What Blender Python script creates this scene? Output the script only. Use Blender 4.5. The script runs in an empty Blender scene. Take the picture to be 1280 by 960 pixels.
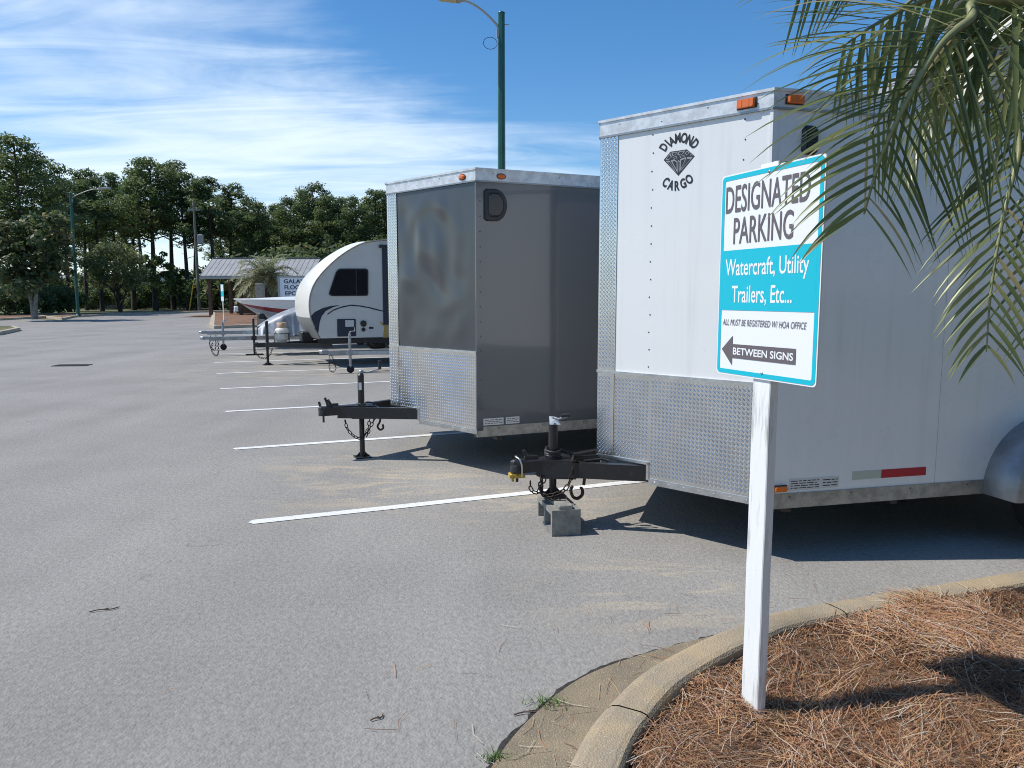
import bpy, math, random
import numpy as np
from mathutils import Vector, Matrix
random.seed(7); rng = np.random.default_rng(7)
S = bpy.context.scene; COL = S.collection
R_ = math.radians

# ------------------------------------------------------------------ camera
FPX, HC = 950.0, 1.55
PITCH = math.atan(110 / 950)
cam = bpy.data.cameras.new('camera'); co = bpy.data.objects.new('camera', cam); COL.objects.link(co)
cam.sensor_width = 36; cam.lens = 36 * FPX / 1280; cam.clip_start = 0.05; cam.clip_end = 3000
co.location = (0, 0, HC); co.rotation_euler = (math.pi / 2 - PITCH, 0, 0)
S.camera = co
S.render.resolution_x, S.render.resolution_y = 1024, 768

# ------------------------------------------------------------------ sky and sun
SUN_EL = 54.0
w = bpy.data.worlds.new('World'); S.world = w; w.use_nodes = True
nt = w.node_tree; nt.nodes.clear()
def N(t, tree=None, **k):
    n = (tree or nt).nodes.new(t)
    for a, b in k.items():
        if a.startswith('i_'):
            n.inputs[int(a[2:]) if a[2:].isdigit() else a[2:].replace('_', ' ')].default_value = b
        else: setattr(n, a, b)
    return n
def math_n(op, a, b=None, clamp=False, tree=None):
    t = tree or nt
    n = t.nodes.new('ShaderNodeMath'); n.operation = op; n.use_clamp = clamp
    for i, q in enumerate((a, b)):
        if q is None: continue
        if isinstance(q, (int, float)): n.inputs[i].default_value = q
        else: t.links.new(q, n.inputs[i])
    return n.outputs[0]
sky = N('ShaderNodeTexSky'); sky.sky_type = 'NISHITA'; sky.sun_disc = False
sky.sun_elevation = R_(SUN_EL); sky.sun_rotation = R_(-92)
sky.air_density = 1.0; sky.dust_density = 0.2; sky.ozone_density = 4.0
hsv = N('ShaderNodeHueSaturation'); hsv.inputs['Saturation'].default_value = 1.26; hsv.inputs['Value'].default_value = 1.36
nt.links.new(sky.outputs[0], hsv.inputs['Color'])
tc = N('ShaderNodeTexCoord')
sep = N('ShaderNodeSeparateXYZ'); nt.links.new(tc.outputs['Generated'], sep.inputs[0])
X, Y, Z = sep.outputs
zz = math_n('ADD', math_n('MAXIMUM', Z, 0.0), 0.10)
px = math_n('DIVIDE', X, zz); py = math_n('DIVIDE', Y, zz)
cmb = N('ShaderNodeCombineXYZ'); nt.links.new(px, cmb.inputs[0]); nt.links.new(py, cmb.inputs[1])
mp = N('ShaderNodeMapping'); mp.inputs['Rotation'].default_value = (0, 0, R_(-18)); mp.inputs['Scale'].default_value = (0.42, 0.62, 1)
mp.inputs['Location'].default_value = (3.1, 1.7, 0)
nt.links.new(cmb.outputs[0], mp.inputs[0])
n1 = N('ShaderNodeTexNoise', i_Scale=1.1, i_Detail=9.0, i_Roughness=0.58, i_Distortion=0.6); nt.links.new(mp.outputs[0], n1.inputs['Vector'])
mp2 = N('ShaderNodeMapping'); mp2.inputs['Rotation'].default_value = (0, 0, R_(-24)); mp2.inputs['Scale'].default_value = (0.55, 1.9, 1)
nt.links.new(cmb.outputs[0], mp2.inputs[0])
n2 = N('ShaderNodeTexNoise', i_Scale=1.3, i_Detail=7.0, i_Roughness=0.6, i_Distortion=1.4); nt.links.new(mp2.outputs[0], n2.inputs['Vector'])
def mrange(v, a, b, c=0.0, d=1.0, tree=None, smooth=True):
    t = tree or nt
    n = t.nodes.new('ShaderNodeMapRange'); n.clamp = True
    if smooth: n.interpolation_type = 'SMOOTHSTEP'
    t.links.new(v, n.inputs[0])
    for i, q in enumerate((a, b, c, d)): n.inputs[i + 1].default_value = q
    return n.outputs[0]
# cover: a bank of cirrus low ahead and to the left, thinning upwards and to the right
ratio = math_n('DIVIDE', X, math_n('MAXIMUM', Y, 0.35))
lim = math_n('ADD', math_n('MULTIPLY', ratio, -0.26), 0.218)          # upper limit of the bank in sin(elevation)
bank = mrange(math_n('SUBTRACT', Z, lim), -0.09, 0.10, 1.0, 0.0)
lowfade = mrange(Z, 0.03, 0.14, 0.80, 1.0)
field = math_n('ADD', math_n('MULTIPLY', n1.outputs[0], 0.55), math_n('MULTIPLY', n2.outputs[0], 0.45))
cov = math_n('ADD', field, math_n('MULTIPLY', math_n('SUBTRACT', bank, 0.5), 0.34))
cl = mrange(cov, 0.435, 0.83, 0.0, 0.82)
cl = math_n('MULTIPLY', cl, lowfade)
cl = math_n('MULTIPLY', cl, mrange(Z, -0.01, 0.02))
cl = math_n('MULTIPLY', cl, mrange(Y, 0.0, 0.5))
mix = N('ShaderNodeMix', data_type='RGBA'); nt.links.new(cl, mix.inputs[0])
nt.links.new(hsv.outputs[0], mix.inputs[6]); mix.inputs[7].default_value = (9.2, 10.4, 11.6, 1)
bg = N('ShaderNodeBackground'); bg.inputs[1].default_value = 0.10
nt.links.new(mix.outputs[2], bg.inputs[0])
wo = N('ShaderNodeOutputWorld'); nt.links.new(bg.outputs[0], wo.inputs[0])

sd = bpy.data.lights.new('sun', 'SUN'); sd.energy = 4.2; sd.angle = R_(0.53); sd.color = (1.0, 0.955, 0.88)
so = bpy.data.objects.new('sun', sd); COL.objects.link(so); so.location = (-20, 0, 30)
ld = Vector((1.0, 0.03, -math.tan(R_(SUN_EL)))).normalized()
so.rotation_euler = ld.to_track_quat('-Z', 'Y').to_euler()
vs = S.view_settings; vs.view_transform = 'Standard'; vs.look = 'None'; vs.gamma = 1; vs.use_curve_mapping = False
vs.exposure = 0.12
S.cycles.use_denoising = True; S.cycles.denoiser = 'OPENIMAGEDENOISE'; S.cycles.denoising_input_passes = 'RGB_ALBEDO_NORMAL'; S.cycles.denoising_prefilter = 'NONE'; S.cycles.sample_clamp_indirect = 4.0; S.cycles.blur_glossy = 0.6
S.cycles.filter_width = 1.0
S.cycles.max_bounces = 8; S.cycles.transparent_max_bounces = 8

# ------------------------------------------------------------------ measuring helpers (photo sight lines used as a survey)
_p = PITCH
Fv = np.array([0, math.cos(_p), -math.sin(_p)]); Uv = np.array([0, math.sin(_p), math.cos(_p)]); Rv = np.array([1., 0, 0]); Cv = np.array([0, 0, HC])
def ray(u, v): return (u - 640) / FPX * Rv + Fv - (v - 480) / FPX * Uv
def gz(u, v, z=0.0):
    d = ray(u, v); return Cv + (z - HC) / d[2] * d
def aty(u, v, y):
    d = ray(u, v); return Cv + y / d[1] * d
def onplane(u, v, P, n):
    d = ray(u, v); P = np.array(P, float); n = np.array(n, float)
    return Cv + np.dot(P - Cv, n) / np.dot(d, n) * d

# ------------------------------------------------------------------ mesh helpers
class Fr:
    """local frame: origin + a*ex + b*ey + c*n"""
    def __init__(s, o, ex, ey, n=None):
        s.o = np.array(o, float); s.ex = np.array(ex, float); s.ey = np.array(ey, float)
        s.n = np.cross(s.ex, s.ey) if n is None else np.array(n, float)
    def __call__(s, a, b, c=0.0): return s.o + a * s.ex + b * s.ey + c * s.n
ID = Fr((0, 0, 0), (1, 0, 0), (0, 1, 0))
def unit(v):
    v = np.array(v, float); return v / (np.linalg.norm(v) + 1e-12)

class MB:
    def __init__(s): s.v = []; s.f = []; s.m = []; s.s = []
    def add(s, verts, faces, m=0, smooth=False):
        b = len(s.v); s.v += [tuple(map(float, q)) for q in verts]
        for f in faces: s.f.append(tuple(b + i for i in f)); s.m.append(m); s.s.append(smooth)
    def box(s, a0, a1, b0, b1, c0, c1, fr=ID, m=0, bev=0.0):
        if bev <= 0:
            V = [fr(a, b, c) for c in (c0, c1) for b in (b0, b1) for a in (a0, a1)]
            s.add(V, [(0, 2, 3, 1), (4, 5, 7, 6), (0, 1, 5, 4), (2, 6, 7, 3), (0, 4, 6, 2), (1, 3, 7, 5)], m)
        else:
            s.prism([(a0 + bev, b0), (a1 - bev, b0), (a1, b0 + bev), (a1, b1 - bev), (a1 - bev, b1), (a0 + bev, b1), (a0, b1 - bev), (a0, b0 + bev)], c0, c1, fr, m, bev)
    def prism(s, poly, c0, c1, fr=ID, m=0, bev=0.0, smooth=False):
        n = len(poly)
        if bev > 0:
            cx = sum(q[0] for q in poly) / n; cy = sum(q[1] for q in poly) / n
            ins = []
            for q in poly:
                d = math.hypot(q[0] - cx, q[1] - cy) + 1e-9; k = max(0, 1 - bev / d); ins.append((cx + (q[0] - cx) * k, cy + (q[1] - cy) * k))
            rings = [(poly, c0), (poly, c1 - bev), (ins, c1)]
        else: rings = [(poly, c0), (poly, c1)]
        V = [fr(a, b, c) for P, c in rings for a, b in P]
        Fc = []
        for k in range(len(rings) - 1):
            for i in range(n):
                j = (i + 1) % n; Fc.append((k * n + i, k * n + j, (k + 1) * n + j, (k + 1) * n + i))
        Fc.append(tuple(range(n))[::-1]); Fc.append(tuple(range((len(rings) - 1) * n, len(rings) * n)))
        s.add(V, Fc, m, smooth)
    def tube(s, pts, r, n=8, m=0, cap=True, smooth=True, flat=None):
        P = [np.array(q, float) for q in pts]; k = len(P)
        rr = r if isinstance(r, (list, tuple, np.ndarray)) else [r] * k
        V = []; up = None
        for i in range(k):
            t = unit(P[min(i + 1, k - 1)] - P[max(i - 1, 0)])
            if up is None:
                up = np.array([0, 0, 1.]) if abs(t[2]) < 0.9 else np.array([1., 0, 0])
            a = unit(np.cross(t, up)); b = np.cross(a, t); up = b
            for j in range(n):
                an = 2 * math.pi * j / n
                V.append(P[i] + rr[i] * (math.cos(an) * a + math.sin(an) * b * (flat or 1)))
        Fc = [(i * n + j, i * n + (j + 1) % n, (i + 1) * n + (j + 1) % n, (i + 1) * n + j) for i in range(k - 1) for j in range(n)]
        s.add(V, Fc, m, smooth)
        if cap:
            s.add(V[:n], [tuple(range(n))[::-1]], m); s.add(V[-n:], [tuple(range(n))], m)
    def lathe(s, prof, o=(0, 0, 0), n=20, m=0, fr=None, smooth=True):
        """prof [(r, z)]; axis = n of frame"""
        fr = fr or Fr(o, (1, 0, 0), (0, 1, 0))
        V = [fr(r * math.cos(2 * math.pi * j / n), r * math.sin(2 * math.pi * j / n), z) for r, z in prof for j in range(n)]
        k = len(prof)
        s.add(V, [(i * n + j, i * n + (j + 1) % n, (i + 1) * n + (j + 1) % n, (i + 1) * n + j) for i in range(k - 1) for j in range(n)], m, smooth)
        s.add(V[:n], [tuple(range(n))[::-1]], m); s.add(V[-n:], [tuple(range(n))], m)
    def grid(s, na, nb, fn, m=0, smooth=True):
        V = [fn(i / na, j / nb) for j in range(nb + 1) for i in range(na + 1)]
        s.add(V, [(j * (na + 1) + i, j * (na + 1) + i + 1, (j + 1) * (na + 1) + i + 1, (j + 1) * (na + 1) + i) for j in range(nb) for i in range(na)], m, smooth)
    def torus(s, c, R, r, fr, stretch=0.0, n=10, k=5, m=0):
        """link: ring in the a,b plane of fr, stretched along a"""
        V = []
        for i in range(n):
            t = 2 * math.pi * i / n; ca, sa = math.cos(t), math.sin(t); sx = stretch * (1 if ca > 0 else -1)
            for j in range(k):
                q = 2 * math.pi * j / k
                V.append(np.array(c) + fr.ex * ((R + r * math.cos(q)) * ca + sx) + fr.ey * ((R + r * math.cos(q)) * sa) + fr.n * (r * math.sin(q)))
        s.add(V, [(i * k + j, ((i + 1) % n) * k + j, ((i + 1) % n) * k + (j + 1) % k, i * k + (j + 1) % k) for i in range(n) for j in range(k)], m, True)
    def build(s, name, mats, parent=None):
        return mkobj(name, s.v, s.f, mats, parent, s.m, s.s)

def mkobj(name, v, f, mats, parent=None, mi=None, sm=None):
    me = bpy.data.meshes.new(name); me.from_pydata([tuple(q) for q in v], [], [tuple(q) for q in f])
    for m_ in (mats if isinstance(mats, (list, tuple)) else [mats]): me.materials.append(m_)
    if mi is not None and len(mi): me.polygons.foreach_set('material_index', np.array(mi, np.int32))
    if sm is not None and len(sm): me.polygons.foreach_set('use_smooth', np.array(sm, bool))
    me.update()
    o = bpy.data.objects.new(name, me); COL.objects.link(o)
    if parent is not None: o.parent = parent
    return o
def npmesh(name, V, Q, mats, parent=None, mi=None, smooth=False):
    """fast quads mesh from numpy arrays"""
    me = bpy.data.meshes.new(name)
    me.vertices.add(len(V)); me.vertices.foreach_set('co', np.ascontiguousarray(V, np.float32).ravel())
    me.loops.add(Q.size); me.loops.foreach_set('vertex_index', np.ascontiguousarray(Q, np.int32).ravel())
    me.polygons.add(len(Q)); me.polygons.foreach_set('loop_start', np.arange(0, Q.size, 4, dtype=np.int32))
    for m_ in (mats if isinstance(mats, (list, tuple)) else [mats]): me.materials.append(m_)
    if mi is not None: me.polygons.foreach_set('material_index', np.ascontiguousarray(mi, np.int32))
    me.polygons.foreach_set('use_smooth', np.full(len(Q), smooth))
    me.update(calc_edges=True); me.validate()
    o = bpy.data.objects.new(name, me); COL.objects.link(o)
    if parent is not None: o.parent = parent
    return o

def tag(o, label=None, cat=None, group=None, kind=None):
    if label: o['label'] = label
    if cat: o['category'] = cat
    if group: o['group'] = group
    if kind: o['kind'] = kind
    return o
def thing(name, label, cat, loc, rz=0.0, group=None):
    o = bpy.data.objects.new(name, None); COL.objects.link(o); o.empty_display_size = 0.2
    o.location = tuple(float(q) for q in loc); o.rotation_euler = (0, 0, rz)
    return tag(o, label, cat, group)
def copy_tree(o, parent=None):
    c = o.copy(); COL.objects.link(c)
    if parent is not None: c.parent = parent
    for ch in list(o.children): copy_tree(ch, c)
    return c
def structure(o): o['kind'] = 'structure'; return o

_fc = {}
def text_mesh(txt, bold=0.0, shear=0.0, sx=1.0):
    """letter outlines from the built-in face; cap height 1, starting at x = 0"""
    key = (txt, bold, shear, sx)
    if key in _fc: return _fc[key]
    cu = bpy.data.curves.new('lettering', 'FONT'); cu.body = txt; cu.size = 1.4; cu.offset = bold; cu.shear = shear; cu.resolution_u = 4
    ob = bpy.data.objects.new('lettering', cu); COL.objects.link(ob)
    dg = bpy.context.evaluated_depsgraph_get(); ev = ob.evaluated_get(dg); me = ev.to_mesh()
    V = np.array([tuple(q.co) for q in me.vertices]); Fc = [tuple(p.vertices) for p in me.polygons]
    ev.to_mesh_clear(); bpy.data.objects.remove(ob); bpy.data.curves.remove(cu)
    V[:, 0] -= V[:, 0].min(); V[:, 0] *= sx
    _fc[key] = (V[:, :2], Fc); return _fc[key]
def put_text(mb, txt, fr, x0, x1, y0, y1, c, m=0, bold=0.0, shear=0.0, cap=1.0):
    """letters fill x0..x1; y0 baseline, y1 the cap line"""
    V, Fc = text_mesh(txt, bold, shear)
    W = V[:, 0].max(); k = (x1 - x0) / W
    mb.add([fr(x0 + q[0] * k, y0 + q[1] * (y1 - y0) / cap, c) for q in V], Fc, m)

def catmull(P, n):
    P = [np.array(q, float) for q in P]; P = [2 * P[0] - P[1]] + P + [2 * P[-1] - P[-2]]
    out = []
    for i in range(1, len(P) - 2):
        for k in range(n):
            t = k / n; a, b, c, d = P[i - 1], P[i], P[i + 1], P[i + 2]
            out.append(0.5 * ((2 * b) + (c - a) * t + (2 * a - 5 * b + 4 * c - d) * t * t + (3 * b - a - 3 * c + d) * t ** 3))
    out.append(P[-2]); return out
def inpoly(x, y, poly):
    r = np.zeros(len(x), bool); n = len(poly)
    for i in range(n):
        x1, y1 = poly[i][:2]; x2, y2 = poly[(i + 1) % n][:2]
        c = ((y1 > y) != (y2 > y)) & (x < (x2 - x1) * (y - y1) / (y2 - y1 + 1e-12) + x1); r ^= c
    return r

# ------------------------------------------------------------------ materials
MATS = {}
def pmat(name, col, rough=0.6, metal=0.0, var=0.0, vscale=8.0, bump=0.0, bscale=40.0, coat=0.0, spec=None, col2=None, stretch=None, detail=5.0, trans=0.0, emit=None, mid=(0.35, 0.65)):
    m = bpy.data.materials.new(name); m.use_nodes = True; t = m.node_tree; b = t.nodes['Principled BSDF']
    b.inputs['Base Color'].default_value = (*col, 1); b.inputs['Roughness'].default_value = rough; b.inputs['Metallic'].default_value = metal
    if coat: b.inputs['Coat Weight'].default_value = coat; b.inputs['Coat Roughness'].default_value = 0.16 if name == 'charcoal_front_skin' else 0.08
    if spec is not None: b.inputs['Specular IOR Level'].default_value = spec
    tcn = t.nodes.new('ShaderNodeTexCoord'); vec = tcn.outputs['Object']
    if stretch:
        mpn = t.nodes.new('ShaderNodeMapping'); mpn.inputs['Scale'].default_value = stretch; t.links.new(vec, mpn.inputs[0]); vec = mpn.outputs[0]
    if var or col2:
        c2 = col2 or tuple(q * (1 - var) for q in col)
        nz = t.nodes.new('ShaderNodeTexNoise'); nz.inputs['Scale'].default_value = vscale; nz.inputs['Detail'].default_value = detail; nz.inputs['Roughness'].default_value = 0.65
        t.links.new(vec, nz.inputs['Vector'])
        fac = mrange(nz.outputs[0], mid[0], mid[1], tree=t)
        mx = t.nodes.new('ShaderNodeMix'); mx.data_type = 'RGBA'; t.links.new(fac, mx.inputs[0])
        mx.inputs[6].default_value = (*col, 1); mx.inputs[7].default_value = (*c2, 1); t.links.new(mx.outputs[2], b.inputs['Base Color'])
    if bump:
        nb = t.nodes.new('ShaderNodeTexNoise'); nb.inputs['Scale'].default_value = bscale; nb.inputs['Detail'].default_value = 4
        t.links.new(vec, nb.inputs['Vector'])
        bp = t.nodes.new('ShaderNodeBump'); bp.inputs['Strength'].default_value = 1.0; bp.inputs['Distance'].default_value = bump
        t.links.new(nb.outputs[0], bp.inputs['Height']); t.links.new(bp.outputs[0], b.inputs['Normal'])
    if trans:
        tr = t.nodes.new('ShaderNodeBsdfTranslucent'); tr.inputs[0].default_value = (*[min(1, q * 1.5) for q in col], 1)
        ms = t.nodes.new('ShaderNodeMixShader'); ms.inputs[0].default_value = trans
        t.links.new(b.outputs[0], ms.inputs[1]); t.links.new(tr.outputs[0], ms.inputs[2]); t.links.new(ms.outputs[0], t.nodes['Material Output'].inputs[0])
    MATS[name] = m; return m

def asphalt_mat():
    m = bpy.data.materials.new('asphalt'); m.use_nodes = True; t = m.node_tree; b = t.nodes['Principled BSDF']; L = t.links
    tcn = t.nodes.new('ShaderNodeTexCoord'); ob = tcn.outputs['Object']
    b.inputs['Roughness'].default_value = 0.85; b.inputs['Specular IOR Level'].default_value = 0.25
    vo = N('ShaderNodeTexVoronoi', t, i_Scale=96.0); L.new(ob, vo.inputs['Vector'])
    sepc = N('ShaderNodeSeparateColor', t); L.new(vo.outputs['Color'], sepc.inputs[0])
    vo2 = N('ShaderNodeTexVoronoi', t, i_Scale=46.0); L.new(ob, vo2.inputs['Vector'])
    sepc2 = N('ShaderNodeSeparateColor', t); L.new(vo2.outputs['Color'], sepc2.inputs[0])
    agg = math_n('ADD', math_n('MULTIPLY', sepc.outputs[0], 0.80), math_n('MULTIPLY', sepc2.outputs[1], 0.20), tree=t)
    ra = N('ShaderNodeValToRGB', t); L.new(agg, ra.inputs[0])
    e = ra.color_ramp.elements; e[0].position = 0.30; e[0].color = (0.004, 0.004, 0.004, 1); e[1].position = 0.90; e[1].color = (0.285, 0.272, 0.250, 1)
    q = e.new(0.60); q.color = (0.024, 0.0228, 0.021, 1)
    big = N('ShaderNodeTexNoise', t, i_Scale=0.55, i_Detail=6.0, i_Roughness=0.62); L.new(ob, big.inputs['Vector'])
    mpn = N('ShaderNodeMapping', t); mpn.inputs['Rotation'].default_value = (0, 0, R_(22)); mpn.inputs['Scale'].default_value = (1.1, 0.12, 1); L.new(ob, mpn.inputs[0])
    band = N('ShaderNodeTexNoise', t, i_Scale=0.9, i_Detail=3.0); L.new(mpn.outputs[0], band.inputs['Vector'])
    fine_ = N('ShaderNodeTexNoise', t, i_Scale=34.0, i_Detail=3.0, i_Roughness=0.6); L.new(ob, fine_.inputs['Vector'])
    sc = math_n('ADD', mrange(big.outputs[0], 0.3, 0.7, 0.90, 1.06, t), mrange(band.outputs[0], 0.3, 0.7, -0.06, 0.06, t), tree=t)
    sc = math_n('MULTIPLY', sc, mrange(fine_.outputs[0], 0.3, 0.7, 0.88, 1.12, t), tree=t)
    mul = N('ShaderNodeMix', t, data_type='RGBA', blend_type='MULTIPLY'); mul.inputs[0].default_value = 1
    cmbc = N('ShaderNodeCombineColor', t)
    for i in range(3): L.new(sc, cmbc.inputs[i])
    L.new(ra.outputs[0], mul.inputs[6]); L.new(cmbc.outputs[0], mul.inputs[7])
    cr = N('ShaderNodeTexVoronoi', t, feature='DISTANCE_TO_EDGE', i_Scale=0.30)
    wob = N('ShaderNodeTexNoise', t, i_Scale=1.6, i_Detail=6.0, i_Roughness=0.7); L.new(ob, wob.inputs['Vector'])
    wv = N('ShaderNodeVectorMath', t, operation='MULTIPLY_ADD'); L.new(wob.outputs['Color'], wv.inputs[0]); wv.inputs[1].default_value = (1.1, 1.1, 0); L.new(ob, wv.inputs[2]); L.new(wv.outputs[0], cr.inputs['Vector'])
    crk = math_n('MULTIPLY', mrange(cr.outputs['Distance'], 0.0006, 0.0022, 0.22, 0.0, t), mrange(big.outputs[0], 0.52, 0.60, 0, 1, t), tree=t)
    dn = N('ShaderNodeTexNoise', t, i_Scale=2.1, i_Detail=4.0, i_Roughness=0.65); L.new(ob, dn.inputs['Vector'])
    crk = math_n('MAXIMUM', crk, mrange(dn.outputs[0], 0.66, 0.76, 0, 0.22, t), tree=t)
    mcr = N('ShaderNodeMix', t, data_type='RGBA'); L.new(crk, mcr.inputs[0]); L.new(mul.outputs[2], mcr.inputs[6]); mcr.inputs[7].default_value = (0.015, 0.014, 0.013, 1)
    # blown sand: streaks that gather round the parked trailers
    mp3 = N('ShaderNodeMapping', t); mp3.inputs['Rotation'].default_value = (0, 0, R_(-30)); mp3.inputs['Scale'].default_value = (0.9, 2.6, 1); L.new(ob, mp3.inputs[0])
    sn = N('ShaderNodeTexNoise', t, i_Scale=1.3, i_Detail=5.0, i_Roughness=0.7, i_Distortion=1.2); L.new(mp3.outputs[0], sn.inputs['Vector'])
    sx = N('ShaderNodeSeparateXYZ', t); L.new(ob, sx.inputs[0])
    total = None
    for cx, cy, r in ((-0.9, 6.1, 1.7), (0.2, 5.7, 1.2), (0.75, 3.9, 0.9), (-1.6, 6.9, 1.2), (-4.5, 16, 4), (-6.5, 19.5, 3.5)):
        dx = math_n('SUBTRACT', sx.outputs[0], cx, tree=t); dy = math_n('SUBTRACT', sx.outputs[1], cy, tree=t)
        d = math_n('SQRT', math_n('ADD', math_n('MULTIPLY', dx, dx, tree=t), math_n('MULTIPLY', dy, dy, tree=t), tree=t), tree=t)
        g = mrange(d, 0.0, r, 1.0, 0.0, t); total = g if total is None else math_n('MAXIMUM', total, g, tree=t)
    sf = math_n('MULTIPLY', mrange(sn.outputs[0], 0.47, 0.62, 0, 1, t), total, tree=t)
    sf = math_n('MULTIPLY', sf, math_n('ADD', 0.40, math_n('MULTIPLY', sepc.outputs[2], 0.6, tree=t), tree=t), tree=t)
    mx = N('ShaderNodeMix', t, data_type='RGBA'); L.new(sf, mx.inputs[0]); L.new(mcr.outputs[2], mx.inputs[6]); mx.inputs[7].default_value = (0.44, 0.37, 0.27, 1)
    L.new(mx.outputs[2], b.inputs['Base Color'])
    hh = math_n('ADD', math_n('MULTIPLY', vo.outputs['Distance'], -0.6, tree=t), math_n('MULTIPLY', vo2.outputs['Distance'], -0.6, tree=t), tree=t)
    bp = N('ShaderNodeBump', t); bp.inputs['Strength'].default_value = 0.8; bp.inputs['Distance'].default_value = 0.005
    L.new(hh, bp.inputs['Height']); L.new(bp.outputs[0], b.inputs['Normal'])
    return m
def concrete_mat(name, c1, c2, speck=(0.62, 0.55, 0.42)):
    m = bpy.data.materials.new(name); m.use_nodes = True; t = m.node_tree; b = t.nodes['Principled BSDF']; L = t.links
    ob = t.nodes.new('ShaderNodeTexCoord').outputs['Object']; b.inputs['Roughness'].default_value = 0.9
    nz = N('ShaderNodeTexNoise', t, i_Scale=5.0, i_Detail=8.0, i_Roughness=0.7); L.new(ob, nz.inputs['Vector'])
    mx = N('ShaderNodeMix', t, data_type='RGBA'); L.new(mrange(nz.outputs[0], 0.35, 0.65, tree=t), mx.inputs[0]); mx.inputs[6].default_value = (*c1, 1); mx.inputs[7].default_value = (*c2, 1)
    vo = N('ShaderNodeTexVoronoi', t, i_Scale=130.0); L.new(ob, vo.inputs['Vector'])
    sc = N('ShaderNodeSeparateColor', t); L.new(vo.outputs['Color'], sc.inputs[0])
    f = math_n('MULTIPLY', mrange(sc.outputs[0], 0.70, 0.95, 0.0, 0.75, t), mrange(vo.outputs['Distance'], 0.25, 0.5, 1, 0, t), tree=t)
    m2 = N('ShaderNodeMix', t, data_type='RGBA'); L.new(f, m2.inputs[0]); L.new(mx.outputs[2], m2.inputs[6]); m2.inputs[7].default_value = (*speck, 1)
    # grime
    gz_ = N('ShaderNodeTexNoise', t, i_Scale=1.7, i_Detail=6.0); L.new(ob, gz_.inputs['Vector'])
    m3 = N('ShaderNodeMix', t, data_type='RGBA'); L.new(mrange(gz_.outputs[0], 0.5, 0.75, 0, 0.55, t), m3.inputs[0]); L.new(m2.outputs[2], m3.inputs[6]); m3.inputs[7].default_value = (0.10, 0.085, 0.06, 1)
    L.new(m3.outputs[2], b.inputs['Base Color'])
    bp = N('ShaderNodeBump', t); bp.inputs['Strength'].default_value = 0.7; bp.inputs['Distance'].default_value = 0.004
    L.new(math_n('ADD', vo.outputs['Distance'], nz.outputs[0], tree=t), bp.inputs['Height']); L.new(bp.outputs[0], b.inputs['Normal'])
    return m
def streaky_paint(name, col, dirt, rough=0.3, amt=0.5, coat=0.3, wave=0.0):
    m = pmat(name, col, rough, coat=coat); t = m.node_tree; b = t.nodes['Principled BSDF']; L = t.links
    ob = t.nodes.new('ShaderNodeTexCoord').outputs['Object']
    mpn = N('ShaderNodeMapping', t); mpn.inputs['Scale'].default_value = (9, 9, 0.35); L.new(ob, mpn.inputs[0])
    nz = N('ShaderNodeTexNoise', t, i_Scale=1.6, i_Detail=6.0, i_Roughness=0.6); L.new(mpn.outputs[0], nz.inputs['Vector'])
    n2_ = N('ShaderNodeTexNoise', t, i_Scale=2.2, i_Detail=5.0); L.new(ob, n2_.inputs['Vector'])
    f = math_n('MULTIPLY', mrange(nz.outputs[0], 0.45, 0.8, 0, amt, t), mrange(n2_.outputs[0], 0.35, 0.7, 0.2, 1, t), tree=t)
    mx = N('ShaderNodeMix', t, data_type='RGBA'); L.new(f, mx.inputs[0]); mx.inputs[6].default_value = (*col, 1); mx.inputs[7].default_value = (*dirt, 1)
    L.new(mx.outputs[2], b.inputs['Base Color'])
    L.new(mrange(n2_.outputs[0], 0.3, 0.7, rough * 0.92, rough * 1.15, t), b.inputs['Roughness'])
    if wave:
        n3 = N('ShaderNodeTexNoise', t, i_Scale=2.6, i_Detail=1.5); L.new(ob, n3.inputs['Vector'])
        bp = N('ShaderNodeBump', t); bp.inputs['Distance'].default_value = wave; L.new(n3.outputs[0], bp.inputs['Height']); L.new(bp.outputs[0], b.inputs['Normal'])
        if coat: L.new(bp.outputs[0], b.inputs['Coat Normal'])
    return m

M_asph = asphalt_mat()
M_line = pmat('line_paint', (0.72, 0.72, 0.70), 0.8, col2=(0.38, 0.38, 0.37), vscale=60, bump=0.002, bscale=120, mid=(0.5, 0.72))
M_kerb = concrete_mat('kerb_concrete', (0.40, 0.305, 0.185), (0.30, 0.25, 0.18), (0.52, 0.44, 0.32))
M_kfar = concrete_mat('far_kerb_concrete', (0.50, 0.43, 0.32), (0.40, 0.33, 0.24))
M_gutter = concrete_mat('gutter_concrete', (0.27, 0.215, 0.14), (0.20, 0.165, 0.115), (0.42, 0.36, 0.26))
M_joint = pmat('joint_dirt', (0.045, 0.04, 0.035), 0.95, var=0.5, vscale=60)
M_soil = pmat('straw_soil', (0.11, 0.055, 0.03), 0.95, var=0.6, vscale=30, bump=0.02, bscale=60)
M_needles = [pmat('straw_rust', (0.37, 0.170, 0.080), 0.7), pmat('straw_tan', (0.46, 0.28, 0.135), 0.65), pmat('straw_grey', (0.50, 0.42, 0.33), 0.6), pmat('straw_dark', (0.13, 0.06, 0.035), 0.8), pmat('straw_pink', (0.44, 0.25, 0.155), 0.6)]
M_farstraw = pmat('far_straw', (0.25, 0.145, 0.085), 0.95, col2=(0.17, 0.085, 0.05), vscale=4, bump=0.03, bscale=12)
M_grass = pmat('grass_ground', (0.17, 0.16, 0.07), 0.95, col2=(0.09, 0.10, 0.04), vscale=0.8, bump=0.04, bscale=10)
M_blade = pmat('grass_blades', (0.11, 0.19, 0.04), 0.6, trans=0.3)
M_white = streaky_paint('white_trailer_paint', (0.78, 0.79, 0.78), (0.40, 0.39, 0.37), 0.28, 0.30, 0.25, 0.003)
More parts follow.
